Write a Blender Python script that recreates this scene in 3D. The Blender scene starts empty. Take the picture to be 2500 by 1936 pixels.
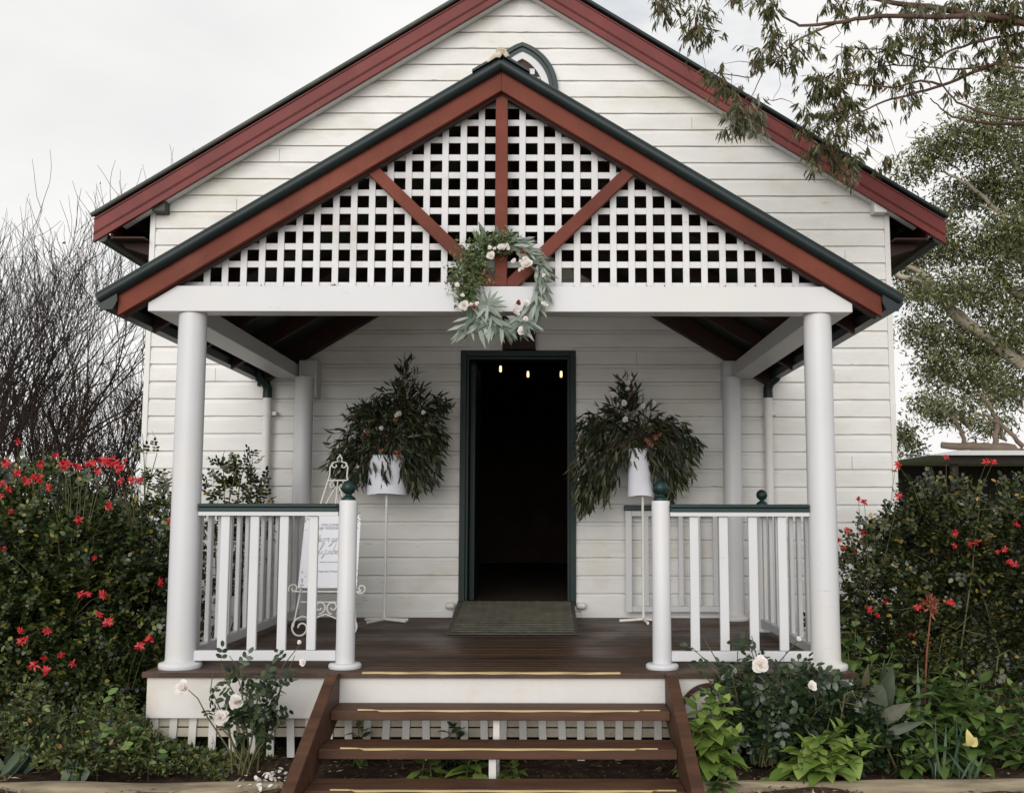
import bpy, math, random
import numpy as np
from mathutils import Vector, Matrix
R = math.radians
random.seed(7); rng = np.random.default_rng(7)
S = bpy.context.scene
COL = S.collection

# ------------------------------------------------------------ camera
F, PIT, ROLL, CX, ZC = 2653.45, 6.2723, 0.0934, 1328.69, 0.8389
cam = bpy.data.cameras.new('camera'); camo = bpy.data.objects.new('camera', cam); COL.objects.link(camo)
cam.sensor_width = 36; cam.lens = F * 36 / 2500; cam.shift_x = -(CX - 1250) / 2500
cam.clip_start = .05; cam.clip_end = 500
camo.location = (0, 0, ZC)
camo.rotation_euler = (Matrix.Rotation(R(90 + PIT), 3, 'X') @ Matrix.Rotation(R(ROLL), 3, 'Z')).to_euler()
S.camera = camo
S.render.resolution_x = 1024; S.render.resolution_y = 792

# ------------------------------------------------------------ world, sun, exposure
SUN_EL, SUN_AZ = R(14), R(-12)      # azimuth measured from behind the camera, negative = from the left
w = bpy.data.worlds.new('World'); S.world = w; w.use_nodes = True
nt = w.node_tree; nt.nodes.clear()
wo = nt.nodes.new('ShaderNodeOutputWorld'); bg = nt.nodes.new('ShaderNodeBackground')
sky = nt.nodes.new('ShaderNodeTexSky'); sky.sky_type = 'NISHITA'; sky.sun_disc = False
sky.sun_elevation = SUN_EL; sky.sun_rotation = R(180) - SUN_AZ * 0 + R(22)
tc = nt.nodes.new('ShaderNodeTexCoord'); mp = nt.nodes.new('ShaderNodeMapping'); mp.inputs['Scale'].default_value = (1, 1, 2.2)
nz = nt.nodes.new('ShaderNodeTexNoise'); nz.inputs['Scale'].default_value = 3.1; nz.inputs['Detail'].default_value = 7; nz.inputs['Roughness'].default_value = .55
cr = nt.nodes.new('ShaderNodeValToRGB'); cr.color_ramp.elements[0].position = .29; cr.color_ramp.elements[1].position = .42
cr.color_ramp.elements[0].color = (.6, .6, .6, 1); cr.color_ramp.elements[1].color = (1, 1, 1, 1)
nz2 = nt.nodes.new('ShaderNodeTexNoise'); nz2.inputs['Scale'].default_value = 2.3; nz2.inputs['Detail'].default_value = 5
cr2 = nt.nodes.new('ShaderNodeValToRGB'); cr2.color_ramp.elements[0].position = .36; cr2.color_ramp.elements[1].position = .55
cr2.color_ramp.elements[0].color = (7.15, 7.15, 7.13, 1); cr2.color_ramp.elements[1].color = (8.1, 8.03, 7.93, 1)
mx = nt.nodes.new('ShaderNodeMixRGB')
L = nt.links.new
L(tc.outputs['Generated'], mp.inputs[0]); L(mp.outputs[0], nz.inputs['Vector']); L(mp.outputs[0], nz2.inputs['Vector'])
L(nz.outputs[0], cr.inputs[0]); L(nz2.outputs[0], cr2.inputs[0]); L(cr.outputs[0], mx.inputs[0])
L(sky.outputs[0], mx.inputs[1]); L(cr2.outputs[0], mx.inputs[2]); L(mx.outputs[0], bg.inputs[0])
bg.inputs[1].default_value = .1
L(bg.outputs[0], wo.inputs[0])
sl = bpy.data.lights.new('sun', 'SUN'); sl.energy = 2.3; sl.angle = R(50); sl.color = (1, .965, .93)
so = bpy.data.objects.new('sun', sl); COL.objects.link(so)
sd = Vector((math.sin(SUN_AZ) * math.cos(SUN_EL), -math.cos(SUN_AZ) * math.cos(SUN_EL), math.sin(SUN_EL)))
so.rotation_euler = sd.to_track_quat('Z', 'Y').to_euler(); so.location = (-2, -4, 6)
S.view_settings.view_transform = 'Standard'; S.view_settings.look = 'None'; S.view_settings.gamma = 1
S.view_settings.exposure = 0.26

# ------------------------------------------------------------ helpers
def ray(u, v):
    a, b = u - CX, v - 968; r = R(ROLL)
    a, b = a * math.cos(r) + b * math.sin(r), -a * math.sin(r) + b * math.cos(r)
    p = R(PIT); dx, dy, dz = a / F, 1, -b / F
    return Vector((dx, dy * math.cos(p) - dz * math.sin(p), dy * math.sin(p) + dz * math.cos(p)))
def at(u, v, Y):                       # survey of the photograph: point of the plane y = Y
    d = ray(u, v); t = Y / d.y; return Vector((d.x * t, Y, ZC + d.z * t))
def atz(u, v, z):
    d = ray(u, v); t = (z - ZC) / d.z; return Vector((d.x * t, d.y * t, z))
def tag(o, label=None, cat=None, group=None, kind=None):
    if label: o['label'] = label
    if cat: o['category'] = cat
    if group: o['group'] = group
    if kind: o['kind'] = kind
    return o
def thing(name, label, cat, loc=(0, 0, 0), group=None):
    o = bpy.data.objects.new(name, None); COL.objects.link(o); o.location = loc; o.empty_display_size = .1
    return tag(o, label, cat, group)
def link(name, me, mat, parent=None, bevel=0):
    o = bpy.data.objects.new(name, me); COL.objects.link(o)
    if mat: me.materials.append(mat)
    if parent is not None:
        o.parent = parent; p = parent; off = Vector()
        while p is not None: off += p.location; p = p.parent
        me.transform(Matrix.Translation(-off))
    if bevel:
        b = o.modifiers.new('b', 'BEVEL'); b.width = bevel; b.segments = 2; b.limit_method = 'ANGLE'; b.harden_normals = False
    return o
class MB:
    def __init__(s): s.v = []; s.f = []; s.smooth = []
    def add(s, vs, fs, sm=False):
        n = len(s.v); s.v += [tuple(v) for v in vs]; s.f += [tuple(i + n for i in f) for f in fs]; s.smooth += [sm] * len(fs); return s
    def box(s, x0, x1, y0, y1, z0, z1):
        return s.add([(x0,y0,z0),(x1,y0,z0),(x1,y1,z0),(x0,y1,z0),(x0,y0,z1),(x1,y0,z1),(x1,y1,z1),(x0,y1,z1)],
                     [(0,3,2,1),(4,5,6,7),(0,1,5,4),(1,2,6,5),(2,3,7,6),(3,0,4,7)])
    def prism(s, poly, y0, y1, axis='y'):   # poly in (x,z) for axis y; (y,z) for axis x; (x,y) for z
        n = len(poly)
        A = {'y': lambda p, t: (p[0], t, p[1]), 'x': lambda p, t: (t, p[0], p[1]), 'z': lambda p, t: (p[0], p[1], t)}[axis]
        vs = [A(p, y0) for p in poly] + [A(p, y1) for p in poly]
        return s.add(vs, [tuple(range(n)), tuple(range(2*n-1, n-1, -1))] + [(i, i+n, (i+1) % n + n, (i+1) % n) for i in range(n)])
    def lathe(s, prof, c=(0, 0, 0), n=28, cap=True):
        m = len(prof); vs = []
        for r, z in prof:
            for i in range(n):
                a = 2*math.pi*i/n; vs.append((c[0]+r*math.cos(a), c[1]+r*math.sin(a), c[2]+z))
        fs = [(j*n+i, j*n+(i+1) % n, (j+1)*n+(i+1) % n, (j+1)*n+i) for j in range(m-1) for i in range(n)]
        s.add(vs, fs, True)
        if cap: s.add([vs[i] for i in range(n)], [tuple(range(n-1, -1, -1))]); s.add(vs[-n:], [tuple(range(n))])
        return s
    def tube(s, pts, rad, n=6, cap=True):
        pts = [Vector(p) for p in pts]
        if not hasattr(rad, '__len__'): rad = [rad]*len(pts)
        t = (pts[1]-pts[0]).normalized(); u = t.orthogonal().normalized(); vs = []
        for i, p in enumerate(pts):
            d = pts[min(i+1, len(pts)-1)] - pts[max(i-1, 0)]
            if d.length < 1e-9: d = t
            d.normalize(); u = (u - d*u.dot(d))
            u = u.normalized() if u.length > 1e-6 else d.orthogonal().normalized()
            q = d.cross(u)
            for k in range(n):
                a = 2*math.pi*k/n; vs.append(p + (u*math.cos(a) + q*math.sin(a))*rad[i])
        m = len(pts)
        fs = [(j*n+i, j*n+(i+1) % n, (j+1)*n+(i+1) % n, (j+1)*n+i) for j in range(m-1) for i in range(n)]
        s.add(vs, fs, True)
        if cap and n > 3: s.add(vs[:n], [tuple(range(n-1, -1, -1))]); s.add(vs[-n:], [tuple(range(n))])
        return s
    def mesh(s, name):
        me = bpy.data.meshes.new(name); me.from_pydata(s.v, [], s.f)
        me.polygons.foreach_set('use_smooth', s.smooth); me.update(); return me
    def build(s, name, mat, parent=None, bevel=0): return link(name, s.mesh(name), mat, parent, bevel)

# ------------------------------------------------------------ materials
def newmat(name, rough=.6, spec=.4):
    m = bpy.data.materials.new(name); m.use_nodes = True
    b = m.node_tree.nodes['Principled BSDF']; b.inputs['Roughness'].default_value = rough
    b.inputs['Specular IOR Level'].default_value = spec
    return m, m.node_tree, b
def paint(name, col, rough=.5, var=.08, dirt=None, dirtamt=.3, scale=6, bump=.15, stretch=(1, 1, 1), crack=0, spec=.25):
    """painted or timber surface: base colour with soft variation, shaped dirt, optional hairline cracks"""
    m, t, b = newmat(name, rough, spec); N = t.nodes.new; K = t.links.new
    tc = N('ShaderNodeTexCoord'); mp = N('ShaderNodeMapping'); mp.inputs['Scale'].default_value = stretch
    K(tc.outputs['Object'], mp.inputs[0])
    n1 = N('ShaderNodeTexNoise'); n1.inputs['Scale'].default_value = scale; n1.inputs['Detail'].default_value = 6; K(mp.outputs[0], n1.inputs['Vector'])
    r1 = N('ShaderNodeValToRGB'); r1.color_ramp.elements[0].position = .3; r1.color_ramp.elements[1].position = .7
    r1.color_ramp.elements[0].color = tuple(c*(1-var) for c in col) + (1,); r1.color_ramp.elements[1].color = tuple(min(1, c*(1+var)) for c in col) + (1,)
    K(n1.outputs[0], r1.inputs[0]); out = r1.outputs[0]
    if dirt:
        n2 = N('ShaderNodeTexNoise'); n2.inputs['Scale'].default_value = scale*.45; n2.inputs['Detail'].default_value = 9; n2.inputs['Roughness'].default_value = .68; K(mp.outputs[0], n2.inputs['Vector'])
        r2 = N('ShaderNodeValToRGB'); r2.color_ramp.elements[0].position = .5; r2.color_ramp.elements[1].position = .72
        r2.color_ramp.elements[1].color = (dirtamt,)*3 + (1,)
        r2.color_ramp.elements[0].color = (0, 0, 0, 1); K(n2.outputs[0], r2.inputs[0])
        x = N('ShaderNodeMixRGB'); K(r2.outputs[0], x.inputs[0]); K(out, x.inputs[1]); x.inputs[2].default_value = dirt + (1,); out = x.outputs[0]
    if crack:
        mp2 = N('ShaderNodeMapping'); mp2.inputs['Scale'].default_value = (2.2, 2.2, 26); K(tc.outputs['Object'], mp2.inputs[0])
        n3 = N('ShaderNodeTexNoise'); n3.inputs['Scale'].default_value = 2.3; n3.inputs['Detail'].default_value = 5; n3.inputs['Roughness'].default_value = .7; K(mp2.outputs[0], n3.inputs['Vector'])
        r3 = N('ShaderNodeValToRGB'); r3.color_ramp.elements[0].position = .695; r3.color_ramp.elements[1].position = .72
        r3.color_ramp.elements[0].color = (0, 0, 0, 1); r3.color_ramp.elements[1].color = (crack,)*3 + (1,); K(n3.outputs[0], r3.inputs[0])
        x = N('ShaderNodeMixRGB'); K(r3.outputs[0], x.inputs[0]); K(out, x.inputs[1]); x.inputs[2].default_value = (.09, .075, .05, 1); out = x.outputs[0]
    K(out, b.inputs['Base Color'])
    if bump:
        n4 = N('ShaderNodeTexNoise'); n4.inputs['Scale'].default_value = scale*9; n4.inputs['Detail'].default_value = 4; K(mp.outputs[0], n4.inputs['Vector'])
        bp = N('ShaderNodeBump'); bp.inputs['Strength'].default_value = bump; bp.inputs['Distance'].default_value = .004
        K(n4.outputs[0], bp.inputs['Height']); K(bp.outputs[0], b.inputs['Normal'])
    return m
def leafmat(name, cols, rough=.45, trans=.25, spec=.35, patch=None):
    """each leaf (mesh island) takes its own colour from the list"""
    m, t, b = newmat(name, rough, spec); N = t.nodes.new; K = t.links.new
    g = N('ShaderNodeNewGeometry'); r = N('ShaderNodeValToRGB'); e = r.color_ramp.elements
    n = len(cols)
    while len(e) < n: e.new(.5)
    pos = 0; tot = sum(c[1] for c in cols)
    for i, (c, wt) in enumerate(cols):
        e[i].position = min(1, (pos + wt/2)/tot); e[i].color = c + (1,); pos += wt
    r.color_ramp.interpolation = 'LINEAR'
    K(g.outputs['Random Per Island'], r.inputs[0])
    if patch:
        tc = N('ShaderNodeTexCoord'); nz_ = N('ShaderNodeTexNoise'); nz_.inputs['Scale'].default_value = 3.2; nz_.inputs['Detail'].default_value = 3; K(tc.outputs['Object'], nz_.inputs['Vector'])
        rr_ = N('ShaderNodeMapRange'); rr_.inputs[1].default_value = .50; rr_.inputs[2].default_value = .66; K(nz_.outputs[0], rr_.inputs[0])
        mm_ = N('ShaderNodeMixRGB'); mm_.blend_type = 'MIX'; mm_.inputs[2].default_value = patch + (1,); ms_ = N('ShaderNodeMath'); ms_.operation = 'MULTIPLY'; ms_.inputs[1].default_value = .6
        K(rr_.outputs[0], ms_.inputs[0]); K(ms_.outputs[0], mm_.inputs[0]); K(r.outputs[0], mm_.inputs[1]); r = mm_
    K(r.outputs[0], b.inputs['Base Color'])
    if trans:
        tr = N('ShaderNodeBsdfTranslucent'); K(r.outputs[0], tr.inputs[0]); mx = N('ShaderNodeMixShader'); mx.inputs[0].default_value = trans
        K(b.outputs[0], mx.inputs[1]); K(tr.outputs[0], mx.inputs[2]); K(mx.outputs[0], t.nodes['Material Output'].inputs[0])
    return m
M = {}
M['white'] = paint('white_gloss_paint', (.54, .545, .56), .38, .03, (.58, .54, .46), .5, 2.2, .12, crack=.45)
M['lattice'] = paint('white_lattice_paint', (.57, .57, .58), .5, .04, (.30, .25, .18), .5, 5, .1, crack=.7)
M['skirt'] = paint('aged_white_paint', (.60, .585, .56), .6, .05, (.45, .36, .24), .5, 3, .2, crack=.5)
M['boards'] = paint('cream_weatherboard', (.67, .665, .645), .6, .06, (.50, .46, .34), .6, 2.2, .2, stretch=(1, 1, 2.5), crack=.75)
M['trimwhite'] = paint('cream_trim', (.66, .655, .63), .5, .04, (.5, .42, .28), .3, 4, .1)
M['barge'] = paint('porch_brick_red_paint', (.125, .029, .016), .6, .22, (.22, .075, .05), .5, 3.0, .2, crack=.25, spec=.2)
M['hbarge'] = paint('maroon_paint', (.130, .022, .020), .5, .18, (.22, .06, .045), .5, 2.5, .12, crack=.2, spec=.25)
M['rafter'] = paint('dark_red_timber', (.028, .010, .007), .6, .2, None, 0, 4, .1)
M['green'] = paint('dark_green_paint', (.007, .024, .023), .4, .15, (.012, .028, .026), .5, 5, .05, spec=.3)
M['frame'] = paint('door_frame_green', (.008, .022, .020), .5, .15, (.015, .025, .02), .5, 5, .05, spec=.25)
M['roofgreen'] = paint('green_roof_metal', (.005, .013, .014), .42, .2, (.02, .025, .022), .5, 4, .05, spec=.3)
M['roofgrey'] = paint('weathered_roof_metal', (.055, .06, .05), .5, .25, (.13, .13, .11), .6, 3, .1)
M['soffit'] = paint('dark_green_soffit', (.022, .028, .020), .6, .15, None, 0, 3, .1)
M['timber'] = paint('brown_step_timber', (.068, .031, .017), .6, .3, (.13, .07, .04), .5, 3, .3, stretch=(1, 6, 6), crack=.4)
M['tape'] = paint('yellow_tape', (.50, .38, .20), .5, .12, (.5, .3, .12), .4, 8, .1)
M['metalw'] = paint('white_powder_coat', (.74, .72, .68), .4, .05, (.45, .4, .3), .4, 12, .05)
M['cloth'] = paint('white_cloth', (.80, .81, .88), .85, .03, None, 0, 6, .1)
M['card'] = paint('white_card', (.82, .83, .88), .6, .01, None, 0, 6, 0)
M['ink'] = paint('grey_ink', (.22, .22, .25), .7, 0, None, 0, 5, 0)
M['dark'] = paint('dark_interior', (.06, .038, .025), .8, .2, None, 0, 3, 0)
M['log'] = paint('weathered_log', (.23, .19, .13), .85, .4, (.06, .045, .03), .95, 5, .8, stretch=(.6, 5, 5), crack=.5)
M['bark'] = paint('dark_bark', (.030, .020, .015), .8, .3, None, 0, 12, .3)
M['palebark'] = paint('pale_gum_bark', (.30, .26, .20), .75, .35, (.12, .09, .065), .75, 2.5, .5)
M['gumtwig'] = paint('gum_twig', (.085, .05, .035), .7, .3, None, 0, 8, .3)
M['stem'] = paint('green_stem', (.10, .10, .045), .6, .3, None, 0, 20, 0)
M['redstem'] = paint('reddish_stem', (.18, .06, .035), .6, .3, None, 0, 20, 0)
M['shedroof'] = paint('shed_roof_metal', (.62, .63, .63), .5, .06, None, 0, 2, 0)
M['shedwall'] = paint('shed_dark', (.03, .024, .02), .8, .2, None, 0, 2, 0)
def deckmat():
    m, t, b = newmat('wet_brown_decking', .45, .3); N = t.nodes.new; K = t.links.new
    tc = N('ShaderNodeTexCoord'); mp = N('ShaderNodeMapping'); mp.inputs['Scale'].default_value = (1.2, 14, 1); K(tc.outputs['Object'], mp.inputs[0])
    n = N('ShaderNodeTexNoise'); n.inputs['Scale'].default_value = 2.2; n.inputs['Detail'].default_value = 8; n.inputs['Roughness'].default_value = .65; K(mp.outputs[0], n.inputs['Vector'])
    r = N('ShaderNodeValToRGB'); r.color_ramp.elements[0].position = .3; r.color_ramp.elements[0].color = (.030, .015, .008, 1)
    r.color_ramp.elements[1].position = .75; r.color_ramp.elements[1].color = (.115, .066, .040, 1); K(n.outputs[0], r.inputs[0])
    g = N('ShaderNodeNewGeometry'); mul = N('ShaderNodeMixRGB'); mul.blend_type = 'MULTIPLY'; mul.inputs[0].default_value = 1
    rr = N('ShaderNodeMapRange'); rr.inputs[3].default_value = .55; rr.inputs[4].default_value = 1.5; K(g.outputs['Random Per Island'], rr.inputs[0])
    K(r.outputs[0], mul.inputs[1]); K(rr.outputs[0], mul.inputs[2]); K(mul.outputs[0], b.inputs['Base Color'])
    n2 = N('ShaderNodeTexNoise'); n2.inputs['Scale'].default_value = 1.6; n2.inputs['Detail'].default_value = 3; K(tc.outputs['Object'], n2.inputs['Vector'])
    rg = N('ShaderNodeMapRange'); rg.inputs[1].default_value = .4; rg.inputs[2].default_value = .62; rg.inputs[3].default_value = .6; rg.inputs[4].default_value = .3; K(n2.outputs[0], rg.inputs[0]); K(rg.outputs[0], b.inputs['Roughness'])
    wv = N('ShaderNodeTexWave'); wv.bands_direction = 'Y'; wv.inputs['Scale'].default_value = 14; wv.inputs['Distortion'].default_value = .15; K(tc.outputs['Object'], wv.inputs['Vector'])
    bp = N('ShaderNodeBump'); wr_ = N('ShaderNodeMapRange'); wr_.inputs[3].default_value = .55; wr_.inputs[4].default_value = 1.15; K(wv.outputs[0], wr_.inputs[0]); ml2 = N('ShaderNodeMixRGB'); ml2.blend_type = 'MULTIPLY'; ml2.inputs[0].default_value = 1; K(mul.outputs[0], ml2.inputs[1]); K(wr_.outputs[0], ml2.inputs[2]); K(ml2.outputs[0], b.inputs['Base Color'])
    bp.inputs['Strength'].default_value = .8; bp.inputs['Distance'].default_value = .006; K(wv.outputs[0], bp.inputs['Height']); K(bp.outputs[0], b.inputs['Normal'])
    return m
M['deck'] = deckmat()
def groundmat(name, c1, c2, c3, sc):
    m, t, b = newmat(name, .95, .2); N = t.nodes.new; K = t.links.new
    tc = N('ShaderNodeTexCoord'); n = N('ShaderNodeTexNoise'); n.inputs['Scale'].default_value = sc; n.inputs['Detail'].default_value = 10; n.inputs['Roughness'].default_value = .7
    K(tc.outputs['Object'], n.inputs['Vector']); r = N('ShaderNodeValToRGB'); e = r.color_ramp.elements; e[0].position = .35; e[0].color = c1 + (1,); e[1].position = .7; e[1].color = c3 + (1,); q = e.new(.52); q.color = c2 + (1,)
    K(n.outputs[0], r.inputs[0]); K(r.outputs[0], b.inputs['Base Color'])
    bp = N('ShaderNodeBump'); bp.inputs['Strength'].default_value = .8; bp.inputs['Distance'].default_value = .02; K(n.outputs[0], bp.inputs['Height']); K(bp.outputs[0], b.inputs['Normal'])
    return m
M['soil'] = groundmat('mulch_soil', (.022, .013, .009), (.05, .03, .02), (.12, .08, .05), 14)
M['grass'] = groundmat('far_grass', (.05, .06, .025), (.09, .10, .04), (.16, .15, .08), 3)
M['path'] = groundmat('bounce_gravel_path', (.30, .27, .23), (.42, .38, .33), (.52, .48, .42), 30)  # unseen path, colour lightened to bounce light into the porch
def rubber():
    m, t, b = newmat('tread_rubber', .55, .4); N = t.nodes.new; K = t.links.new
    b.inputs['Base Color'].default_value = (.05, .052, .042, 1)
    n = N('ShaderNodeTexNoise'); n.inputs['Scale'].default_value = 5; n.inputs['Detail'].default_value = 6
    r = N('ShaderNodeValToRGB'); r.color_ramp.elements[0].position = .35; r.color_ramp.elements[0].color = (.028, .029, .022, 1); r.color_ramp.elements[1].position = .7; r.color_ramp.elements[1].color = (.07, .067, .05, 1)
    K(n.outputs[0], r.inputs[0]); K(r.outputs[0], b.inputs['Base Color']); return m
M['rubber'] = rubber()
def emis(name, col, s):
    m, t, b = newmat(name); b.inputs['Emission Color'].default_value = col + (1,); b.inputs['Emission Strength'].default_value = s; b.inputs['Base Color'].default_value = (.8, .6, .3, 1); return m
M['bulb'] = emis('lit_filament_bulb', (1, .70, .38), 1.5)
M['rose_leaf'] = leafmat('rose_leaf', [((.008, .015, .004), 4), ((.022, .036, .009), 4), ((.055, .080, .022), 3), ((.13, .17, .055), 1.6), ((.28, .22, .04), .16), ((.42, .30, .05), .06)], .36, .2, .5)
M['rose_leaf_y'] = leafmat('rose_leaf_yellowing', [((.008, .013, .004), 4), ((.022, .033, .010), 4), ((.055, .072, .022), 3), ((.14, .15, .045), .8), ((.09, .09, .03), .5), ((.30, .20, .05), .22), ((.48, .30, .07), .12)], .36, .2, .5)
M['darkrose'] = leafmat('dark_rose_leaf', [((.008, .020, .008), 3), ((.020, .040, .014), 4), ((.05, .08, .03), 2)], .35, .15, .5)
M['red'] = leafmat('red_petal', [((.26, .003, .012), 2), ((.48, .006, .018), 4), ((.60, .02, .03), 3), ((.58, .08, .07), 1)], .5, .3)
M['whitepetal'] = leafmat('white_petal', [((.90, .87, .83), 2), ((.94, .92, .89), 3), ((.90, .82, .79), 1)], .6, .35, .2)
M['sage'] = leafmat('ground_cover_leaf', [((.018, .028, .008), 3.5), ((.045, .066, .018), 4), ((.095, .13, .036), 3), ((.18, .23, .07), 1.3), ((.20, .13, .05), .8)], .5, .25, .35, (.16, .17, .055))
M['hydr'] = leafmat('bright_broad_leaf', [((.12, .20, .035), 2), ((.20, .30, .062), 3), ((.30, .40, .11), 2)], .45, .3, .4)
M['hydr2'] = leafmat('mid_broad_leaf', [((.04, .085, .018), 2), ((.09, .15, .036), 3), ((.17, .25, .07), 2)], .45, .28, .4)
M['canna'] = leafmat('dark_paddle_leaf', [((.022, .036, .020), 2), ((.040, .058, .032), 3), ((.085, .075, .04), 1)], .42, .2, .35)
M['strap'] = leafmat('blue_green_strap_leaf', [((.045, .085, .055), 2), ((.075, .12, .08), 3), ((.11, .15, .09), 1)], .45, .2, .4)
M['gum'] = leafmat('gum_leaf', [((.035, .045, .012), 3), ((.080, .095, .030), 3), ((.17, .18, .07), 2), ((.17, .095, .045), .9), ((.07, .04, .02), .6)], .42, .25, .45)
M['gumlight'] = leafmat('gum_leaf_light', [((.10, .11, .06), 3), ((.15, .155, .09), 3), ((.20, .19, .12), 2)], .42, .3, .45)
M['fargum'] = leafmat('far_gum_leaf', [((.030, .040, .012), 3), ((.085, .10, .032), 4), ((.19, .20, .075), 3), ((.36, .35, .18), 1.6)], .5, .3, .4)
M['silver'] = leafmat('silver_gum_leaf', [((.10, .14, .11), 2), ((.19, .235, .19), 3), ((.32, .36, .31), 2)], .5, .2, .3)
M['wreathgreen'] = leafmat('wreath_small_leaf', [((.06, .095, .035), 3), ((.11, .15, .06), 3), ((.20, .24, .11), 1)], .45, .2, .4)
M['arr'] = leafmat('arrangement_leaf', [((.012, .018, .007), 3), ((.038, .052, .020), 3), ((.10, .125, .055), 2), ((.10, .045, .03), .2)], .45, .2, .4)
M['litter'] = leafmat('mulch_chip', [((.035, .02, .012), 4), ((.08, .05, .03), 3), ((.17, .11, .065), 2), ((.35, .27, .17), .8), ((.5, .42, .3), .3)], .8, 0, .2)
M['blue'] = leafmat('blue_floret', [((.05, .08, .45), 2), ((.10, .14, .62), 2)], .5, .2)
M['deadred'] = leafmat('dried_red_flower', [((.16, .035, .02), 2), ((.28, .07, .04), 2), ((.30, .16, .09), 1)], .6, .2)
M['yellowleaf'] = leafmat('yellow_leaf', [((.62, .50, .14), 2), ((.70, .60, .25), 2)], .5, .3)

# ------------------------------------------------------------ leaf meshes
LANCE = ([(0,0,0),(.25,-.36,.12),(.6,-.42,.10),(1,0,0),(.6,.42,.10),(.25,.36,.12),(.25,0,0),(.6,0,0)],
         [(0,6,1),(6,7,2,1),(7,3,2),(0,5,6),(6,5,4,7),(7,4,3)])
OVAL = ([(0,0,0),(.22,-.42,.08),(.6,-.5,.06),(.9,-.26,.02),(1,0,0),(.9,.26,.02),(.6,.5,.06),(.22,.42,.08),(.22,0,0),(.6,0,0)],
        [(0,8,1),(8,9,2,1),(9,4,3,2),(0,7,8),(8,7,6,9),(9,6,5,4)])
DIAM = ([(0,0,0),(.45,-.5,.1),(1,0,0),(.45,.5,.1)], [(0,2,1),(0,3,2)])
BROAD = ([(0,0,0),(.08,-.30,.03),(.3,-.52,.10),(.55,-.44,.10),(.8,-.22,.05),(1,0,0),(.8,.22,.05),(.55,.44,.10),(.3,.52,.10),(.08,.30,.03),(.08,0,0),(.3,0,0),(.55,0,0),(.8,0,0),
          (.18,-.26,.09),(.43,-.27,.09),(.68,-.17,.06),(.18,.26,.09),(.43,.27,.09),(.68,.17,.06)],
         [(0,10,1),(10,11,14,1),(1,14,2),(11,15,2,14),(11,12,15),(15,3,2),(12,16,3,15),(12,13,16),(16,4,3),(13,5,4,16),
          (0,9,10),(10,9,17,11),(9,8,17),(11,17,8,18),(11,18,12),(18,8,7),(12,18,7,19),(12,19,13),(19,7,6),(13,19,6,5)])
def _n(a): return a / np.maximum(np.linalg.norm(a, axis=1, keepdims=True), 1e-9)
def leafmesh(name, P, D, N, Ln, Wd, T=LANCE, droop=0.0, smooth=True):
    P = np.asarray(P, float); n = len(P); D = _n(np.asarray(D, float)); N = np.asarray(N, float)
    N = _n(N - D * (N*D).sum(1, keepdims=True)); B = np.cross(N, D)
    Ln = np.broadcast_to(np.asarray(Ln, float), (n,)); Wd = np.broadcast_to(np.asarray(Wd, float), (n,)); dr = np.broadcast_to(np.asarray(droop, float), (n,))
    tv = np.array(T[0]); k = len(tv)
    V = (P[:, None, :] + D[:, None, :]*(tv[:, 0]*1.0)[None, :, None]*Ln[:, None, None] + B[:, None, :]*tv[:, 1][None, :, None]*Wd[:, None, None]
         + N[:, None, :]*tv[:, 2][None, :, None]*Wd[:, None, None])
    V = V - N[:, None, :]*((tv[:, 0]**2)[None, :, None]*(dr*Ln)[:, None, None])
    V = V.reshape(-1, 3)
    fl = [len(f) for f in T[1]]; flat = np.concatenate([np.array(f) for f in T[1]])
    idx = (flat[None, :] + (np.arange(n)*k)[:, None]).ravel(); tot = np.tile(fl, n); st = np.concatenate([[0], np.cumsum(tot)[:-1]])
    me = bpy.data.meshes.new(name); me.vertices.add(len(V)); me.vertices.foreach_set('co', V.ravel())
    me.loops.add(len(idx)); me.loops.foreach_set('vertex_index', idx.astype(np.int32))
    me.polygons.add(len(tot)); me.polygons.foreach_set('loop_start', st.astype(np.int32)); me.polygons.foreach_set('loop_total', tot.astype(np.int32))
    me.polygons.foreach_set('use_smooth', [smooth]*len(tot)); me.update(calc_edges=True); return me
def rv(n): return _n(rng.normal(size=(n, 3)))
class Leaves:
    def __init__(s): s.P = []; s.D = []; s.N = []; s.L = []; s.W = []; s.R = []
    def add(s, P, D, N, L, W, R_=0):
        P = np.atleast_2d(np.asarray(P, float)); n = len(P)
        s.P.append(P); s.D.append(np.broadcast_to(np.atleast_2d(D), (n, 3))); s.N.append(np.broadcast_to(np.atleast_2d(N), (n, 3)))
        for a, x in ((s.L, L), (s.W, W), (s.R, R_)): a.append(np.broadcast_to(np.asarray(x, float), (n,)))
    def build(s, name, mat, parent=None, T=LANCE):
        c = np.concatenate
        return link(name, leafmesh(name, c(s.P), c(s.D), c(s.N), c(s.L), c(s.W), T, c(s.R)), mat, parent)
# ============================================================ SETTING
g = MB(); g.add([(-150,-60,-.62),(150,-60,-.62),(150,200,-.62),(-150,200,-.62)], [(0,1,2,3)])
tag(g.build('ground', M['grass']), kind='structure')
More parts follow.
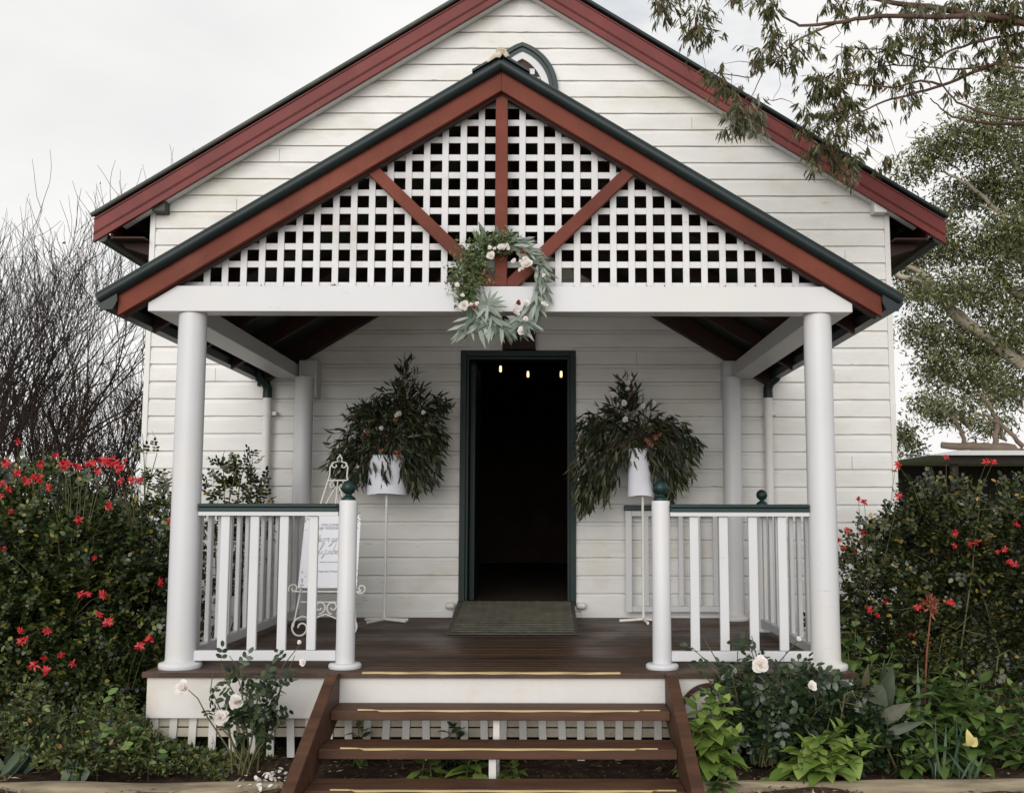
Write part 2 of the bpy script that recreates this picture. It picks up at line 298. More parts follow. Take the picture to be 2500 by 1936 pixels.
# garden bed, gently mounded soil
def bedz(x, y): return -.50 + .018*math.sin(x*3.1 + y*2) + .014*math.sin(x*7.7 - y*5) + .03*min(1, max(0, (y-5.5)/1.0))
b = MB(); nx, ny = 120, 60; x0, x1, y0, y1 = -6.5, 6.5, 4.6, 9.3
vs = [(x0+(x1-x0)*i/nx, y0+(y1-y0)*j/ny, bedz(x0+(x1-x0)*i/nx, y0+(y1-y0)*j/ny) + random.uniform(-.008, .008)) for j in range(ny+1) for i in range(nx+1)]
b.add(vs, [(j*(nx+1)+i, j*(nx+1)+i+1, (j+1)*(nx+1)+i+1, (j+1)*(nx+1)+i) for j in range(ny) for i in range(nx)], True)
tag(b.build('soil_bed', M['soil']), kind='structure')
p = MB(); p.add([(-30,-30,-.58),(30,-30,-.58),(30,4.62,-.58),(-30,4.62,-.58)], [(0,1,2,3)]); tag(p.build('path', M['path']), kind='structure')
lt = Leaves(); n = 9000
px = rng.uniform(-3.2, 3.6, n); py = rng.uniform(4.75, 6.6, n); pz = np.array([bedz(a, c) for a, c in zip(px, py)]) + rng.uniform(.0, .018, n)
d = rv(n); d[:, 2] *= .25; nn = rv(n)*.5 + [0, 0, 1]
lt.add(np.c_[px, py, pz], d, nn, rng.uniform(.015, .06, n), rng.uniform(.004, .012, n), .1)
tag(lt.build('mulch', M['litter'], T=DIAM), 'scattered bark mulch and fallen leaf litter on the garden bed', 'mulch', kind='stuff')

# ============================================================ HALL (house)
HX, HW, YW = -.2125, 3.195, 9.205
BP, B0 = .148, 4.491
hs, hap = .627, 5.617                    # slope and height of the maroon board at the apex
wallap = hap - .10
def wallhalf(z): return min(HW, max(0, (wallap - z)/hs))
hall = thing('timber_hall', 'cream weatherboard hall with steep gable, maroon barge boards and a tall dark open doorway', 'hall', (HX, YW, -.5))
wb = MB(); DL, DR, DT = -.685, .240, 2.20
zt = B0 + BP*6
PROF = [(0, -.001), (.006, -.0045), (.0075, -.0085), (.016, -.0095), (.026, -.012), (.034, -.019), (.037, -.021), (.146, -.021), (BP, -.004)]
zi = zt; row = 0
while zi > -.35:
    segs = [None]
    zmid = zi - BP/2
    if zmid < 2.21: segs = ['L', 'R']
    for sgm in segs:
        xs0 = -1 if sgm != 'R' else None
        cols = 26
        vs = []; jit = [random.uniform(-.0022, .0022) for _ in range(cols+1)]; yj = [random.uniform(-.0012, .0012) for _ in range(cols+1)]
        for k, (dz, dy) in enumerate(PROF):
            z = zi - dz; h = wallhalf(z)
            a = HX - h; c = HX + h
            if sgm == 'L': c = DL
            if sgm == 'R': a = DR
            for i in range(cols+1):
                vs.append((a + (c-a)*i/cols, YW + dy + yj[i], z + (jit[i] if 0 < k < len(PROF)-1 else 0) + (jit[i] if k in (0,) else 0)))
        m_ = len(PROF)
        wb.add(vs, [(k*(cols+1)+i, (k+1)*(cols+1)+i, (k+1)*(cols+1)+i+1, k*(cols+1)+i+1) for k in range(m_-1) for i in range(cols)])
    zi -= BP; row += 1
wb.box(DL, DR, YW-.020, YW+.0, 2.236, 2.272)
wb.build('weatherboard_wall', M['boards'], hall)
# butt joints and hairline splits in the boards
k = MB(); zz = []
z_ = zt
while z_ > 0: zz.append(z_); z_ -= BP
for i in range(26):
    z = random.choice(zz); h_ = wallhalf(z) - .2
    if h_ < .3: continue
    x = HX + random.uniform(-h_, h_)
    if DL-.1 < x < DR+.1 and z < 2.35: continue
    k.box(x-.0012, x+.0012, YW-.0225, YW-.0205, z-BP+.004, z-.037)
for i in range(90):
    z = random.choice([q for q in zz if q < 2.7]) if i < 55 else random.choice(zz)
    h_ = wallhalf(z) - .2
    if h_ < .2: continue
    x = HX + random.uniform(-h_, h_)*(.55 if i < 55 else 1); ln = random.uniform(.02, .10); zc_ = z - random.choice([.040, .06, .09, .143]) + random.uniform(-.004, .004)
    if x+ln > DL-.08 and x < DR+.08 and z < 2.35: continue
    hh_ = random.uniform(.0006, .0018); m_ = x+ln*random.uniform(.2, .8)
    k.add([(x, YW-.0222, zc_), (m_, YW-.0222, zc_-hh_), (x+ln, YW-.0222, zc_+random.uniform(-.002, .002)), (m_, YW-.0222, zc_+hh_)], [(0, 1, 2, 3)])
bc_ = k.build('board_cracks', paint('bare_crack', (.10, .08, .055), .9, .3, None, 0, 30, 0), hall); bc_['kind'] = 'stuff'
# structural wall behind, side and back walls
def gable(mb, y0, y1, hole=False):
    zc = wallap - hs*HW
    if hole:
        mb.prism([(HX-HW, -.5), (DL, -.5), (DL, DT), (DL, wallap-hs*abs(DL-HX)), (HX-HW, zc)], y0, y1)
        mb.prism([(DR, -.5), (HX+HW, -.5), (HX+HW, zc), (DR, wallap-hs*abs(DR-HX)), (DR, DT)], y0, y1)
        mb.prism([(DL, DT), (DR, DT), (DR, wallap-hs*abs(DR-HX)), (HX, wallap), (DL, wallap-hs*abs(DL-HX))], y0, y1)
        mb.box(DL, DR, y0, y1, -.5, .10)
    else: mb.prism([(HX-HW, -.5), (HX+HW, -.5), (HX+HW, zc), (HX, wallap), (HX-HW, zc)], y0, y1)
k = MB(); gable(k, YW+.002, YW+.1, True); gable(k, 17, 17.1); zc = wallap - hs*HW
k.box(HX-HW, HX-HW+.1, YW+.1, 17, -.5, zc); k.box(HX+HW-.1, HX+HW, YW+.1, 17, -.5, zc)
k.build('frame_wall', M['boards'], hall)
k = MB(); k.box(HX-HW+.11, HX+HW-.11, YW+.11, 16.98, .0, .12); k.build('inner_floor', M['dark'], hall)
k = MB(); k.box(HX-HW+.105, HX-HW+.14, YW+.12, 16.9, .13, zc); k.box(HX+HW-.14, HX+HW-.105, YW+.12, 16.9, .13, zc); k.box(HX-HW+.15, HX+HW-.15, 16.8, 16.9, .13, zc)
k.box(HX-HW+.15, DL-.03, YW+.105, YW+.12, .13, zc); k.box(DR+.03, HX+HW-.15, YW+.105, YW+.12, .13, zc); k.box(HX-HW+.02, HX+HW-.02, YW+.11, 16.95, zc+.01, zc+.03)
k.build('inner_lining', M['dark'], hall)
for sx in (-1, 1):
    k = MB(); xe = HX + sx*HW; k.box(min(xe, xe-sx*.045), max(xe, xe-sx*.045), YW-.032, YW+.0, -.4, zc+.02); k.build('corner_board', M['trimwhite'], hall, .003)
k = MB(); k.box(HX-HW+.05, DL-.07, YW-.034, YW-.0, .0, .055); k.box(DR+.07, HX+HW-.05, YW-.034, YW-.0, .0, .055); k.build('skirting', M['trimwhite'], hall, .003)
# roof slopes with overhang
RY0, RY1 = 9.02, 17.4
EX = 3.66                                  # half width to the end of the roof
def zr(x, off=0): return hap + off - hs*abs(x-HX)
for sx in (-1, 1):
    poly = []
    k = MB(); n = 150
    for side in (0, 1):
        pass
    a = [(HX, zr(HX, .040)), (HX + sx*(EX-.03), zr(HX+EX-.03, .040))]; t_ = .015
    vs = []; rows = 240
    for j in range(rows+1):
        y = RY0 + (RY1-RY0)*j/rows; w_ = .008*math.cos(2*math.pi*y/.076)
        vs += [(a[0][0], y, a[0][1]+w_), (a[1][0], y, a[1][1]+w_), (a[0][0], y, a[0][1]-t_+w_), (a[1][0], y, a[1][1]-t_+w_)]
    fs = []
    for j in range(rows):
        q = 4*j; fs += [(q, q+1, q+5, q+4), (q+2, q+6, q+7, q+3), (q+1, q+3, q+7, q+5)]
    fs += [(0, 2, 3, 1), (4*rows, 4*rows+1, 4*rows+3, 4*rows+2)]
    k.add(vs, fs); k.build('roof_sheet', M['roofgrey'], hall)
    # rolled edge along the gable
    k = MB(); q0 = Vector((HX, RY0-.012, zr(HX, .035))); q1 = Vector((HX+sx*(EX-.02), RY0-.012, zr(HX+EX-.02, .035)))
    k.tube([q0, q0.lerp(q1, .35), q0.lerp(q1, .7), q1], .019, 10); k.build('roof_edge', M['roofgrey'] if sx < 0 else M['roofgreen'], hall)
    # barge board with two moulded beads
    b0 = .2; xe = HX + sx*3.62
    def strip(o0, o1, y0, y1):
        return [(HX, zr(HX, -o0)), (xe, zr(xe, -o0)), (xe, zr(xe, -o1)), (HX, zr(HX, -o1))], y0, y1
    bb = thing; k = MB()
    for o0, o1, yy in ((.0, .012, 9.022), (.012, .118, 9.032), (.118, .124, 9.026), (.124, .130, 9.037), (.130, .137, 9.026), (.137, .143, 9.037), (.143, .193, 9.030), (.193, .204, 9.024)):
        pl, y0_, y1_ = strip(o0, o1, yy, 9.065); k.prism(pl, y0_, y1_)
    k.build('barge_board', M['hbarge'], hall)
    # bead under the board, eave lining, purlin end, brackets
    k = MB(); xs_ = HX + sx*3.40
    k.prism([(HX, zr(HX, -.175)), (xs_, zr(xs_, -.175)), (xs_, zr(xs_, -.190)), (HX, zr(HX, -.190))], 9.066, YW-.024); k.build('soffit_bead', M['trimwhite'], hall)
    xc = HX+sx*HW; xo = HX+sx*3.47; ze = zr(xo, -.17)
    bx = HX+sx*3.09; k = MB(); k.box(bx-.055, bx+.055, 9.066, YW+.2, zr(bx, -.17)-.085, zr(bx, -.17)+.01)
    k.build('purlin_end', M['trimwhite'] if sx > 0 else M['roofgrey'], hall, .004)
    k = MB(); k.box(min(xc+sx*.01, xo), max(xc+sx*.01, xo), 9.07, 17.2, ze-.085, ze-.07)
    k.box(min(xo, xo+sx*.02), max(xo, xo+sx*.02), 9.07, 17.2, ze-.09, zr(xo, -.02)); k.build('eave_lining', M['rafter'], hall)
    for i in range(3):
        yy = 9.22+i*.9; k = MB(); k.prism([(xc+sx*.005, ze-.086), (xo-sx*.02, ze-.086), (xo-sx*.05, ze-.13), (xc+sx*.005, ze-.20)], yy, yy+.05); k.build('eave_bracket', M['rafter'], hall)
    xg = HX+sx*3.66; k = MB(); k.tube([(xg, 9.3, zr(xg, -.06)), (xg, 17.2, zr(xg, -.06))], .05, 10); k.build('gutter', M['roofgrey'], hall)
# gothic vent
def arch(hw, hh, base, cx, apex, n=14):
    # pointed arch outline: two arcs meeting at the apex
    Rr = (hw*hw + hh*hh)/(2*hw); pts = []
    amax = math.asin(min(1, hh/Rr))
    for i in range(n+1):
        a = amax*i/n; pts.append((cx + hw - Rr + Rr*math.cos(a), apex - hh + Rr*math.sin(a)))
    return pts + [(2*cx - x, z) for x, z in reversed(pts[:-1])]
vx = -.197
def archring(mb, o, i, y0, y1):
    n = len(o); vs = [(x, y0, z) for x, z in o] + [(x, y0, z) for x, z in i] + [(x, y1, z) for x, z in o] + [(x, y1, z) for x, z in i]
    fs = []
    for j in range(n-1):
        fs += [(j, j+1, n+j+1, n+j), (2*n+j, 3*n+j, 3*n+j+1, 2*n+j+1), (j, 2*n+j, 2*n+j+1, j+1), (n+j, n+j+1, 3*n+j+1, 3*n+j)]
    fs += [(0, n, 3*n, 2*n), (n-1, 3*n-1, 4*n-1, 2*n-1)]
    mb.add(vs, fs)
def A_(hw, apex): return arch(hw, apex-4.54, 4.54, vx, apex)
def with_base(pts): return [(pts[0][0], 4.05)] + pts + [(pts[-1][0], 4.05)]
k = MB(); archring(k, with_base(A_(.315, 4.97)), with_base(A_(.275, 4.935)), YW-.065, YW-.018); archring(k, with_base(A_(.275, 4.935)), with_base(A_(.262, 4.92)), YW-.045, YW-.018); archring(k, with_base(A_(.262, 4.92)), with_base(A_(.238, 4.89)), YW-.06, YW-.018)
vent = k.build('gothic_vent', M['green'], hall)
k = MB(); archring(k, with_base(A_(.238, 4.89)), with_base(A_(.18, 4.825)), YW-.05, YW-.018); k.build('vent_frame', M['white'], vent)
k = MB(); k.prism(with_base(A_(.18, 4.825)), YW-.024, YW-.018); k.build('vent_shade_panel', M['dark'], vent)  # dark panel stands in for the shade of a recess behind the louvres
k = MB()
for i in range(6):
    z = 4.715 - i*.078; 
    Ra = (.18**2+.285**2)/.36; h = .176 if z < 4.54 else max(.02, .176 - Ra + math.sqrt(max(0, Ra*Ra-(z+.02-4.54)**2)))
    k.add([(vx-h, YW-.046, z-.028), (vx+h, YW-.046, z-.028), (vx+h, YW-.026, z+.028), (vx-h, YW-.026, z+.028), (vx-h, YW-.042, z-.032), (vx+h, YW-.042, z-.032), (vx+h, YW-.025, z+.022), (vx-h, YW-.025, z+.022)],
          [(0,1,2,3), (4,7,6,5), (0,4,5,1), (2,6,7,3)])
k.build('louvre', M['lattice'], vent)
# door frame
k = MB(); k.box(-.712, -.662, YW-.045, YW+.02, .10, 2.24); k.box(.218, .268, YW-.045, YW+.02, .10, 2.24); k.box(-.662, .218, YW-.045, YW+.02, 2.19, 2.24)
k.box(-.662, -.64, YW-.02, YW+.14, .12, 2.19); k.box(.196, .218, YW-.02, YW+.14, .12, 2.19); k.box(-.64, .196, YW-.02, YW+.14, 2.165, 2.19)
k.build('door_frame', M['frame'], hall, .003)
k = MB(); k.box(-.64, .196, YW-.03, YW+.14, .095, .125); k.build('door_sill', M['timber'], hall)
for xx in (-.775, .31):
    k = MB(); k.lathe([(.004, .0), (.022, .004), (.028, .02), (.028, .06), (.022, .076), (.004, .08)], (0, 0, 0), 14)
    k.v = [(xx + z - .04, YW-.06 + y, .10 + x) for x, y, z in k.v]; k.build('conduit_cap', M['trimwhite'], hall)
# open door leaf inside, dark green, swung in
k = MB(); k.box(-.635, -.595, YW+.15, YW+.95, .13, 2.16); k.build('door_leaf', M['frame'], hall)

# pendant lights inside
for (u, v, Y, lab) in ((1222, 901, 12.0, 'lit amber bulb hanging inside the doorway, leftmost of three'), (1289, 914, 12.3, 'lit amber bulb hanging inside the doorway, middle of three'), (1370, 914, 11.8, 'lit amber bulb hanging inside the doorway, rightmost of three')):
    c = at(u, v, Y); t = thing('pendant_light', lab, 'light', tuple(c), 'amber bulbs inside the doorway')
    k = MB(); k.tube([c+Vector((0, 0, .06)), Vector((c.x, c.y, zc))], .004, 6); k.build('cord', M['dark'], t)
    k = MB(); k.lathe([(.012, .035), (.014, .075), (.006, .08)], c, 12); k.build('socket', M['dark'], t)
    k = MB(); k.lathe([(.002, -.036), (.013, -.03), (.0145, 0), (.012, .03), (.009, .037)], c, 14); k.build('bulb', M['bulb'], t)

# ============================================================ PORCH
PX, PS, PAP = -.25, .611, 3.388           # ridge x, slope, top of the red board at the apex
porch = thing('gabled_porch', 'white posted porch with brick red gable trim and white lattice over the entrance', 'porch', (PX, 6.0, -.5))
YF, YB, XL, XR = 6.15, 8.98, -2.015, 1.565
BW = .18
def pz(x, off=0): return PAP + off - PS*abs(x-PX)
def post(x, y, r, zt):
    k = MB(); k.lathe([(r*1.02, .015), (r, .3), (r, 1.0), (r*.975, zt)], (x, y, 0), 40)
    o = k.build('post', M['white'], porch)
    k = MB(); n = 36; pr = []
    k.lathe([(r*1.42, .0), (r*1.46, .008), (r*1.46, .022), (r*1.40, .030), (r*1.12, .034), (r*1.04, .045), (r*.9, .045)], (x, y, .001), n); k.build('post_foot', M['white'], o)
for x in (XL, XR): post(x, YF, .0805, 1.985)
for x in (XL+.02, XR-.01): post(x, YB, .078, 1.985)
for x in (XL+.02, XR-.01):
    k = MB(); k.box(x-.055, x+.095 if x < 0 else x+.06, YB+.02, YW-.022, 1.83, 2.13); k.build('post_plate', M['white'], porch, .004)
k = MB(); k.prism([(-2.245, 1.987), (1.745, 1.987), (1.745, 2.072), (1.645, 2.134), (-2.135, 2.134), (-2.245, 2.070)], 6.062, 6.20); k.build('front_beam', M['white'], porch, .004)
for xa_, xb_ in ((-2.243, -2.243+BW), (1.743-BW, 1.743)):
    k = MB(); k.box(xa_, xb_, 6.203, 9.18, 1.987, 2.10); k.build('side_beam', M['white'], porch, .004)
# gable boards
for sx in (-1, 1):
    xe = PX + sx*2.148
    k = MB(); k.prism([(PX, pz(PX)), (xe, pz(xe)), (xe, pz(xe, -.122)), (PX, pz(PX, -.120))], 6.018, 6.058); k.build('barge_board', M['barge'], porch, .003)
    # dark strip standing in for the shaded gap behind the board
    k = MB(); k.prism([(PX, pz(PX, -.02)), (xe-sx*.02, pz(xe-sx*.02, -.02)), (xe-sx*.02, pz(xe-sx*.02, -.135)), (PX, pz(PX, -.135))], 6.06, 6.10); k.build('gap_shade_strip', M['rafter'], porch)
    k = MB(); q0 = Vector((PX, 6.0, PAP+.032)); q1 = Vector((PX+sx*2.25, 6.0, PAP+.032-PS*2.25)); n = 10
    pts = [q0.lerp(q1, i/n) for i in range(n+1)]
    k.tube(pts, .036, 16); k.build('rolled_edge', M['roofgreen'], porch)
    # corrugated roof
    k = MB(); rows = 230; vs = []; xa, xb = PX+sx*.0, PX+sx*2.235
    for j in range(rows+1):
        y = 5.99 + (9.18-5.99)*j/rows; w_ = .008*math.cos(2*math.pi*y/.076)
        for xx in (xa, xb):
            z = PAP + .045 - PS*abs(xx-PX); vs += [(xx, y, z+w_), (xx, y, z-.012+w_)]
    fs = []
    for j in range(rows):
        q = 4*j; fs += [(q, q+2, q+6, q+4), (q+1, q+5, q+7, q+3), (q+2, q+3, q+7, q+6)]
    k.add(vs, fs); k.build('roof_sheet', M['roofgreen'], porch)
    # gutter along the eave (open half round) with soffit strip
    k = MB(); xg = PX+sx*2.195; zg = PAP - PS*2.215
    prof = [(-.045, .05), (-.05, .0), (-.03, -.045), (.03, -.05), (.055, -.02), (.06, .045), (.05, .045), (.045, -.01), (.025, -.04), (-.028, -.036), (-.042, .0), (-.04, .05)]
    k.prism([(xg+sx*a, zg+c) for a, c in prof], 6.0, 9.15); k.build('gutter', M['roofgreen'], porch)
    # rafters
    for i, yy in enumerate((6.6, 7.45, 8.28, 9.06)):
        k = MB(); xr = PX+sx*2.16; dd = .12 if i < 3 else .16
        k.prism([(PX, pz(PX, .012)), (xr, pz(xr, .012)), (xr, pz(xr, .012-dd)), (PX, pz(PX, .012-dd))], yy, yy+.05 if i < 3 else yy+.09); k.build('rafter', M['rafter'], porch)
    k = MB(); xr = PX+sx*2.2; k.prism([(PX, pz(PX, .026)), (xr, pz(xr, .026)), (xr, pz(xr, .016)), (PX, pz(PX, .016))], 6.11, 9.17); k.build('ceiling_lining', M['soffit'], porch)
    k = MB(); k.prism([(xg+sx*a, zg+c) for a, c in ((-.05, .05), (-.055, .0), (-.032, -.05), (.032, -.055), (.06, -.02), (.065, .05))], 5.985, 5.999); k.build('gutter_end', M['roofgreen'], porch)
k = MB(); k.box(PX-.02, PX+.02, 6.11, 9.17, 3.16, 3.34); k.build('ridge_board', M['rafter'], porch)
# ridge cap
k = MB()
for sx in (-1, 1):
    k.prism([(PX, PAP+.085), (PX+sx*.165, PAP+.085-PS*.165), (PX+sx*.165, PAP+.070-PS*.165), (PX, PAP+.070)], 5.965, 9.18)
k.tube([(PX, 5.96, PAP+.088), (PX, 9.18, PAP+.088)], .026, 12)
cap = k.build('ridge_cap', M['roofgreen'], porch)
k = MB()
k.add([(PX-.028, 5.955, PAP+.098), (PX-.016, 5.955, PAP+.110), (PX+.016, 5.955, PAP+.111), (PX+.028, 5.955, PAP+.094), (PX+.05, 5.955, PAP+.062), (PX+.028, 5.955, PAP+.052), (PX+.008, 5.955, PAP+.075), (PX-.005, 5.955, PAP+.05), (PX-.03, 5.955, PAP+.052), (PX-.075, 5.955, PAP+.022), (PX-.085, 5.955, PAP+.03), (PX-.03, 5.955, PAP+.078)],
      [(0,1,2,3,4,5,6,7,8,9,10,11)])
vv = list(k.v); n = len(vv); k.v += [(x, y+.012, z) for x, y, z in vv]; k.f += [(i, (i+1) % n, (i+1) % n + n, i+n) for i in range(n)]; k.smooth += [False]*n
k.build('flaking_paint', paint('flaked_cream_paint', (.50, .44, .34), .8, .3, (.12, .10, .07), .75, 28, .4), cap)
# king post, struts
kp = MB(); kp.prism([(-.283, 2.137), (-.213, 2.137), (-.213, 3.255), (-.248, 3.272), (-.283, 3.255)], 6.062, 6.115); kp.build('king_post', M['barge'], porch, .003)
for sx in (-1, 1):
    c = -.248
    a = [(c+sx*.735, 2.858), (c+sx*.792, 2.818), (c+sx*.10, 2.138), (c+sx*.035, 2.138), (c+sx*.035, 2.178)]
    k = MB(); k.prism(a, 6.07, 6.112); k.build('strut', M['barge'], porch, .003)
# lattice, strips clipped to the gable
AP = 3.308
def zl(x): return AP - PS*abs(x+.248)
k = MB(); hw_ = .018
xs = [-.248] + [s*(.12+.105*i)-.248 for i in range(16) for s in (-1, 1)]
for x in xs:
    if zl(abs(x+.248)+hw_-.248) < 2.20: continue
    x = x + random.uniform(-.002, .002)
    xa, xb = x-hw_, x+hw_
    if xa+.248 < 0 < xb+.248: k.prism([(xa, 2.137), (xb, 2.137), (xb, zl(xb)), (-.248, AP), (xa, zl(xa))], 6.140, 6.149)
    else: k.prism([(xa, 2.137), (xb, 2.137), (xb, zl(xb)), (xa, zl(xa))], 6.140, 6.149)
for i in range(11):
    z = 3.231 - .1057*i + random.uniform(-.0015, .0015); za, zb_ = z-hw_, z+hw_
    if i == 10: za, zb_ = 2.138, 2.174
    def xh(z): return max(.02, (AP - z)/PS)
    k.prism([(-.248-xh(za), za), (-.248+xh(za), za), (-.248+xh(zb_), zb_), (-.248-xh(zb_), zb_)], 6.1495, 6.158)
k.build('gable_lattice', M['lattice'], porch)
k = MB()
for i in range(34):
    x = random.choice(xs) + random.uniform(-.02, .02); h_ = random.uniform(.008, .03); w_ = random.uniform(.004, .014)
    if abs(x+.248) > 1.7: continue
    n_ = 7; k.add([(x + w_*random.uniform(.5, 1)*math.cos(a_*.9), 6.1385, 2.142 + h_*random.uniform(.3, 1)*abs(math.sin(a_*.45))) for a_ in range(n_)], [tuple(range(n_))])
o_ = k.build('flaked_patch', paint('bare_rotten_wood', (.14, .085, .05), .8, .4, None, 0, 30, .2), porch); o_['kind'] = 'stuff'
k = MB(); k.box(-.355, -.075, 9.10, YW-.023, 2.243, 3.2); k.build('wall_king_post', M['rafter'], porch)
# downpipes
for (u, x0_, sgn) in ((650.5, -2.45, 1), (1877, 1.93, -1)):
    q = at(u, 1000, 9.1); zt_ = at(u, 968, 9.1).z
    k = MB(); k.tube([(q.x, 9.12, -.4), (q.x, 9.12, zt_)], .036, 18); k.tube([(q.x, 9.12, zt_-.16), (q.x, 9.12, zt_-.12)], .042, 18)
    dp = k.build('downpipe', M['trimwhite'], porch)
    k = MB(); k.box(q.x-.07*sgn if sgn < 0 else q.x+.03, q.x-.03 if sgn < 0 else q.x+.075, 9.12, 9.18, zt_-.155, zt_-.125); k.build('bracket', M['trimwhite'], dp)
    k = MB(); gx = q.x - sgn*.07
    k.tube([(gx, 9.05, zt_+.30), (gx, 9.05, zt_+.20), (gx+sgn*.012, 9.06, zt_+.155), (q.x-sgn*.015, 9.10, zt_+.115), (q.x, 9.12, zt_+.07), (q.x, 9.12, zt_-.01)], [.04, .04, .041, .041, .04, .041], 16); k.build('swan_neck', M['green'], porch)
# deck
k = MB(); y = 6.0; wd = .0915; i = 0
k.box(-2.165, 1.70, 5.985, 6.02, -.030, .0); y = 6.023
while y < 9.17: k.box(-2.16, 1.695, y, min(9.185, y+wd-.007), -.028, random.uniform(-.001, .001)); y += wd
k.build('deck_boards', M['deck'], porch, .0015)
k = MB(); k.box(-2.145, 1.675, 6.010, 6.045, -.246, -.031); k.build('deck_skirt', M['skirt'], porch, .002)
for a_ in (-2.14, 1.63): k = MB(); k.box(a_, a_+.04, 6.047, 9.15, -.246, -.031); k.build('side_skirt', M['skirt'], porch)
k = MB(); x = -2.13; i = 0
while x < 1.65:
    t = random.uniform(-.012, .012); zb_ = -.46 + random.uniform(-.02, .01)
    k.prism([(x+t, zb_), (x+.040+t, zb_), (x+.040, -.235), (x, -.235)], 6.050, 6.060); x += .105
k.build('base_lattice', M['skirt'], porch)
for za in (-.298, -.352): k = MB(); k.box(-2.14, 1.67, 6.064, 6.072, za, za+.046); k.build('base_rail', paint('grimy_shaded_paint', (.42, .38, .31), .8, .15, (.2, .15, .1), .6, 6, .2), porch)  # tan grime, with the shade behind the strips also put into the colour
for xx in (-2.0, -.9, .3, 1.5):
    for yy in (6.3, 7.7, 9.0): k = MB(); k.box(xx-.05, xx+.05, yy-.05, yy+.05, -.6, -.1); k.build('stump', M['timber'], porch)
k = MB(); n = 16; ln = MB()
ln.add([(-.98 + 1.40*i/n*.995, 5.9835, -.0005 + .002*math.sin(i*1.3)) for i in range(n+1)] + [(-.98+1.40*i/n*.995, 5.999, .0025 + .001*math.sin(i*1.7)) for i in range(n+1)] +
       [(-.98+1.40*i/n*.995, 5.9835, -.007 + .0015*math.sin(i*2.1)) for i in range(n+1)], [(i, i+1, n+2+i, n+1+i) for i in range(n)] + [(2*n+2+i, 2*n+3+i, i+1, i) for i in range(n)])
ln.build('edge_tape', M['tape'], porch)

# ============================================================ STAIRS
st = thing('wooden_steps', 'brown timber steps with yellow tape lines leading up to the porch deck', 'steps', (-.22, 5.5, -.5))
XA, XB = -1.096, .650
TR = [(5.732, -.157), (5.438, -.288), (5.133, -.410)]
for (Y, z) in TR:
    k = MB(); k.box(XA-.0, XB+.0, Y, Y+.245, z-.048, z); tr = k.build('tread', M['timber'], st, .004)
    n = 40; xa = XA + random.uniform(.08, .14); xb = XB - random.uniform(.02, .1); t = MB()
    def wv(i, ph, am): return am*math.sin(i*.7+ph) + (.012 if i < 3 or i > n-3 else 0)
    top = [(xa+(xb-xa)*i/n, Y+.004 + max(0, wv(i, 1, .003)), z+.0032 + .001*math.sin(i)) for i in range(n+1)]
    bot = [(xa+(xb-xa)*i/n, Y-.0035, z-.0035 + wv(i, 2, .0015)) for i in range(n+1)]
    mid = [(xa+(xb-xa)*i/n, Y-.0035, z+.002) for i in range(n+1)]
    bk = [(xa+(xb-xa)*i/n, Y+.0105 + wv(i, 3, .0025), z+.0035) for i in range(n+1)]
    t.add(top + bot + mid + bk, [f for i in range(n) for f in ((2*n+2+i, 2*n+3+i, i+1, i), (n+1+i, n+2+i, 2*n+3+i, 2*n+2+i), (i, i+1, 3*n+4+i, 3*n+3+i))]); t.build('grip_tape', M['tape'], tr)
for sx, x in ((-1, XA-.062), (1, XB+.002)):
    k = MB(); k.prism([(5.983, .0), (5.90, .0), (4.72, -.455), (4.72, -.60), (4.80, -.60), (5.983, -.235)], x, x+.06, 'x'); k.build('stringer', M['timber'], st, .004)
for a_ in ((-.262, -.228, 5.78, 5.83, -.52, -.207), (-.268, -.232, 5.47, 5.52, -.56, -.338), (-.262, -.228, 5.17, 5.22, -.6, -.46)): k = MB(); k.box(*a_); k.build('centre_prop', M['skirt'], st, .002)

# ============================================================ BALUSTRADES
def finial(c, r, name, parent, mat):
    k = MB(); pr = [(r*.05, r*2.35)]
    for i in range(1, 13):
        a = math.pi*i/14; pr.append((r*math.sin(a), r*1.35 + r*math.cos(a)))
    pr += [(r*.42, r*.42), (r*.44, r*.28), (r*.62, r*.16), (r*.92, r*-.05), (r*1.0, r*-.22), (r*1.0, r*-.4)]
    pr = [(a, z + r*.4) for a, z in reversed(pr)]
    k.lathe(pr, c, 28); return k.build(name, mat, parent)
def newel(x, y, r, zt, parent):
    k = MB(); k.lathe([(r*1.02, .012), (r, .2), (r*.985, zt-.004), (r*.94, zt)], (x, y, 0), 32); o = k.build('newel_post', M['white'], parent)
    k = MB(); k.lathe([(r*1.68, .002), (r*1.74, .010), (r*1.74, .022), (r*1.60, .030), (r*1.1, .032)], (x, y, 0), 32); k.build('newel_foot', M['white'], o)
    finial((x, y, zt), .041, 'finial', o, M['green']); return o
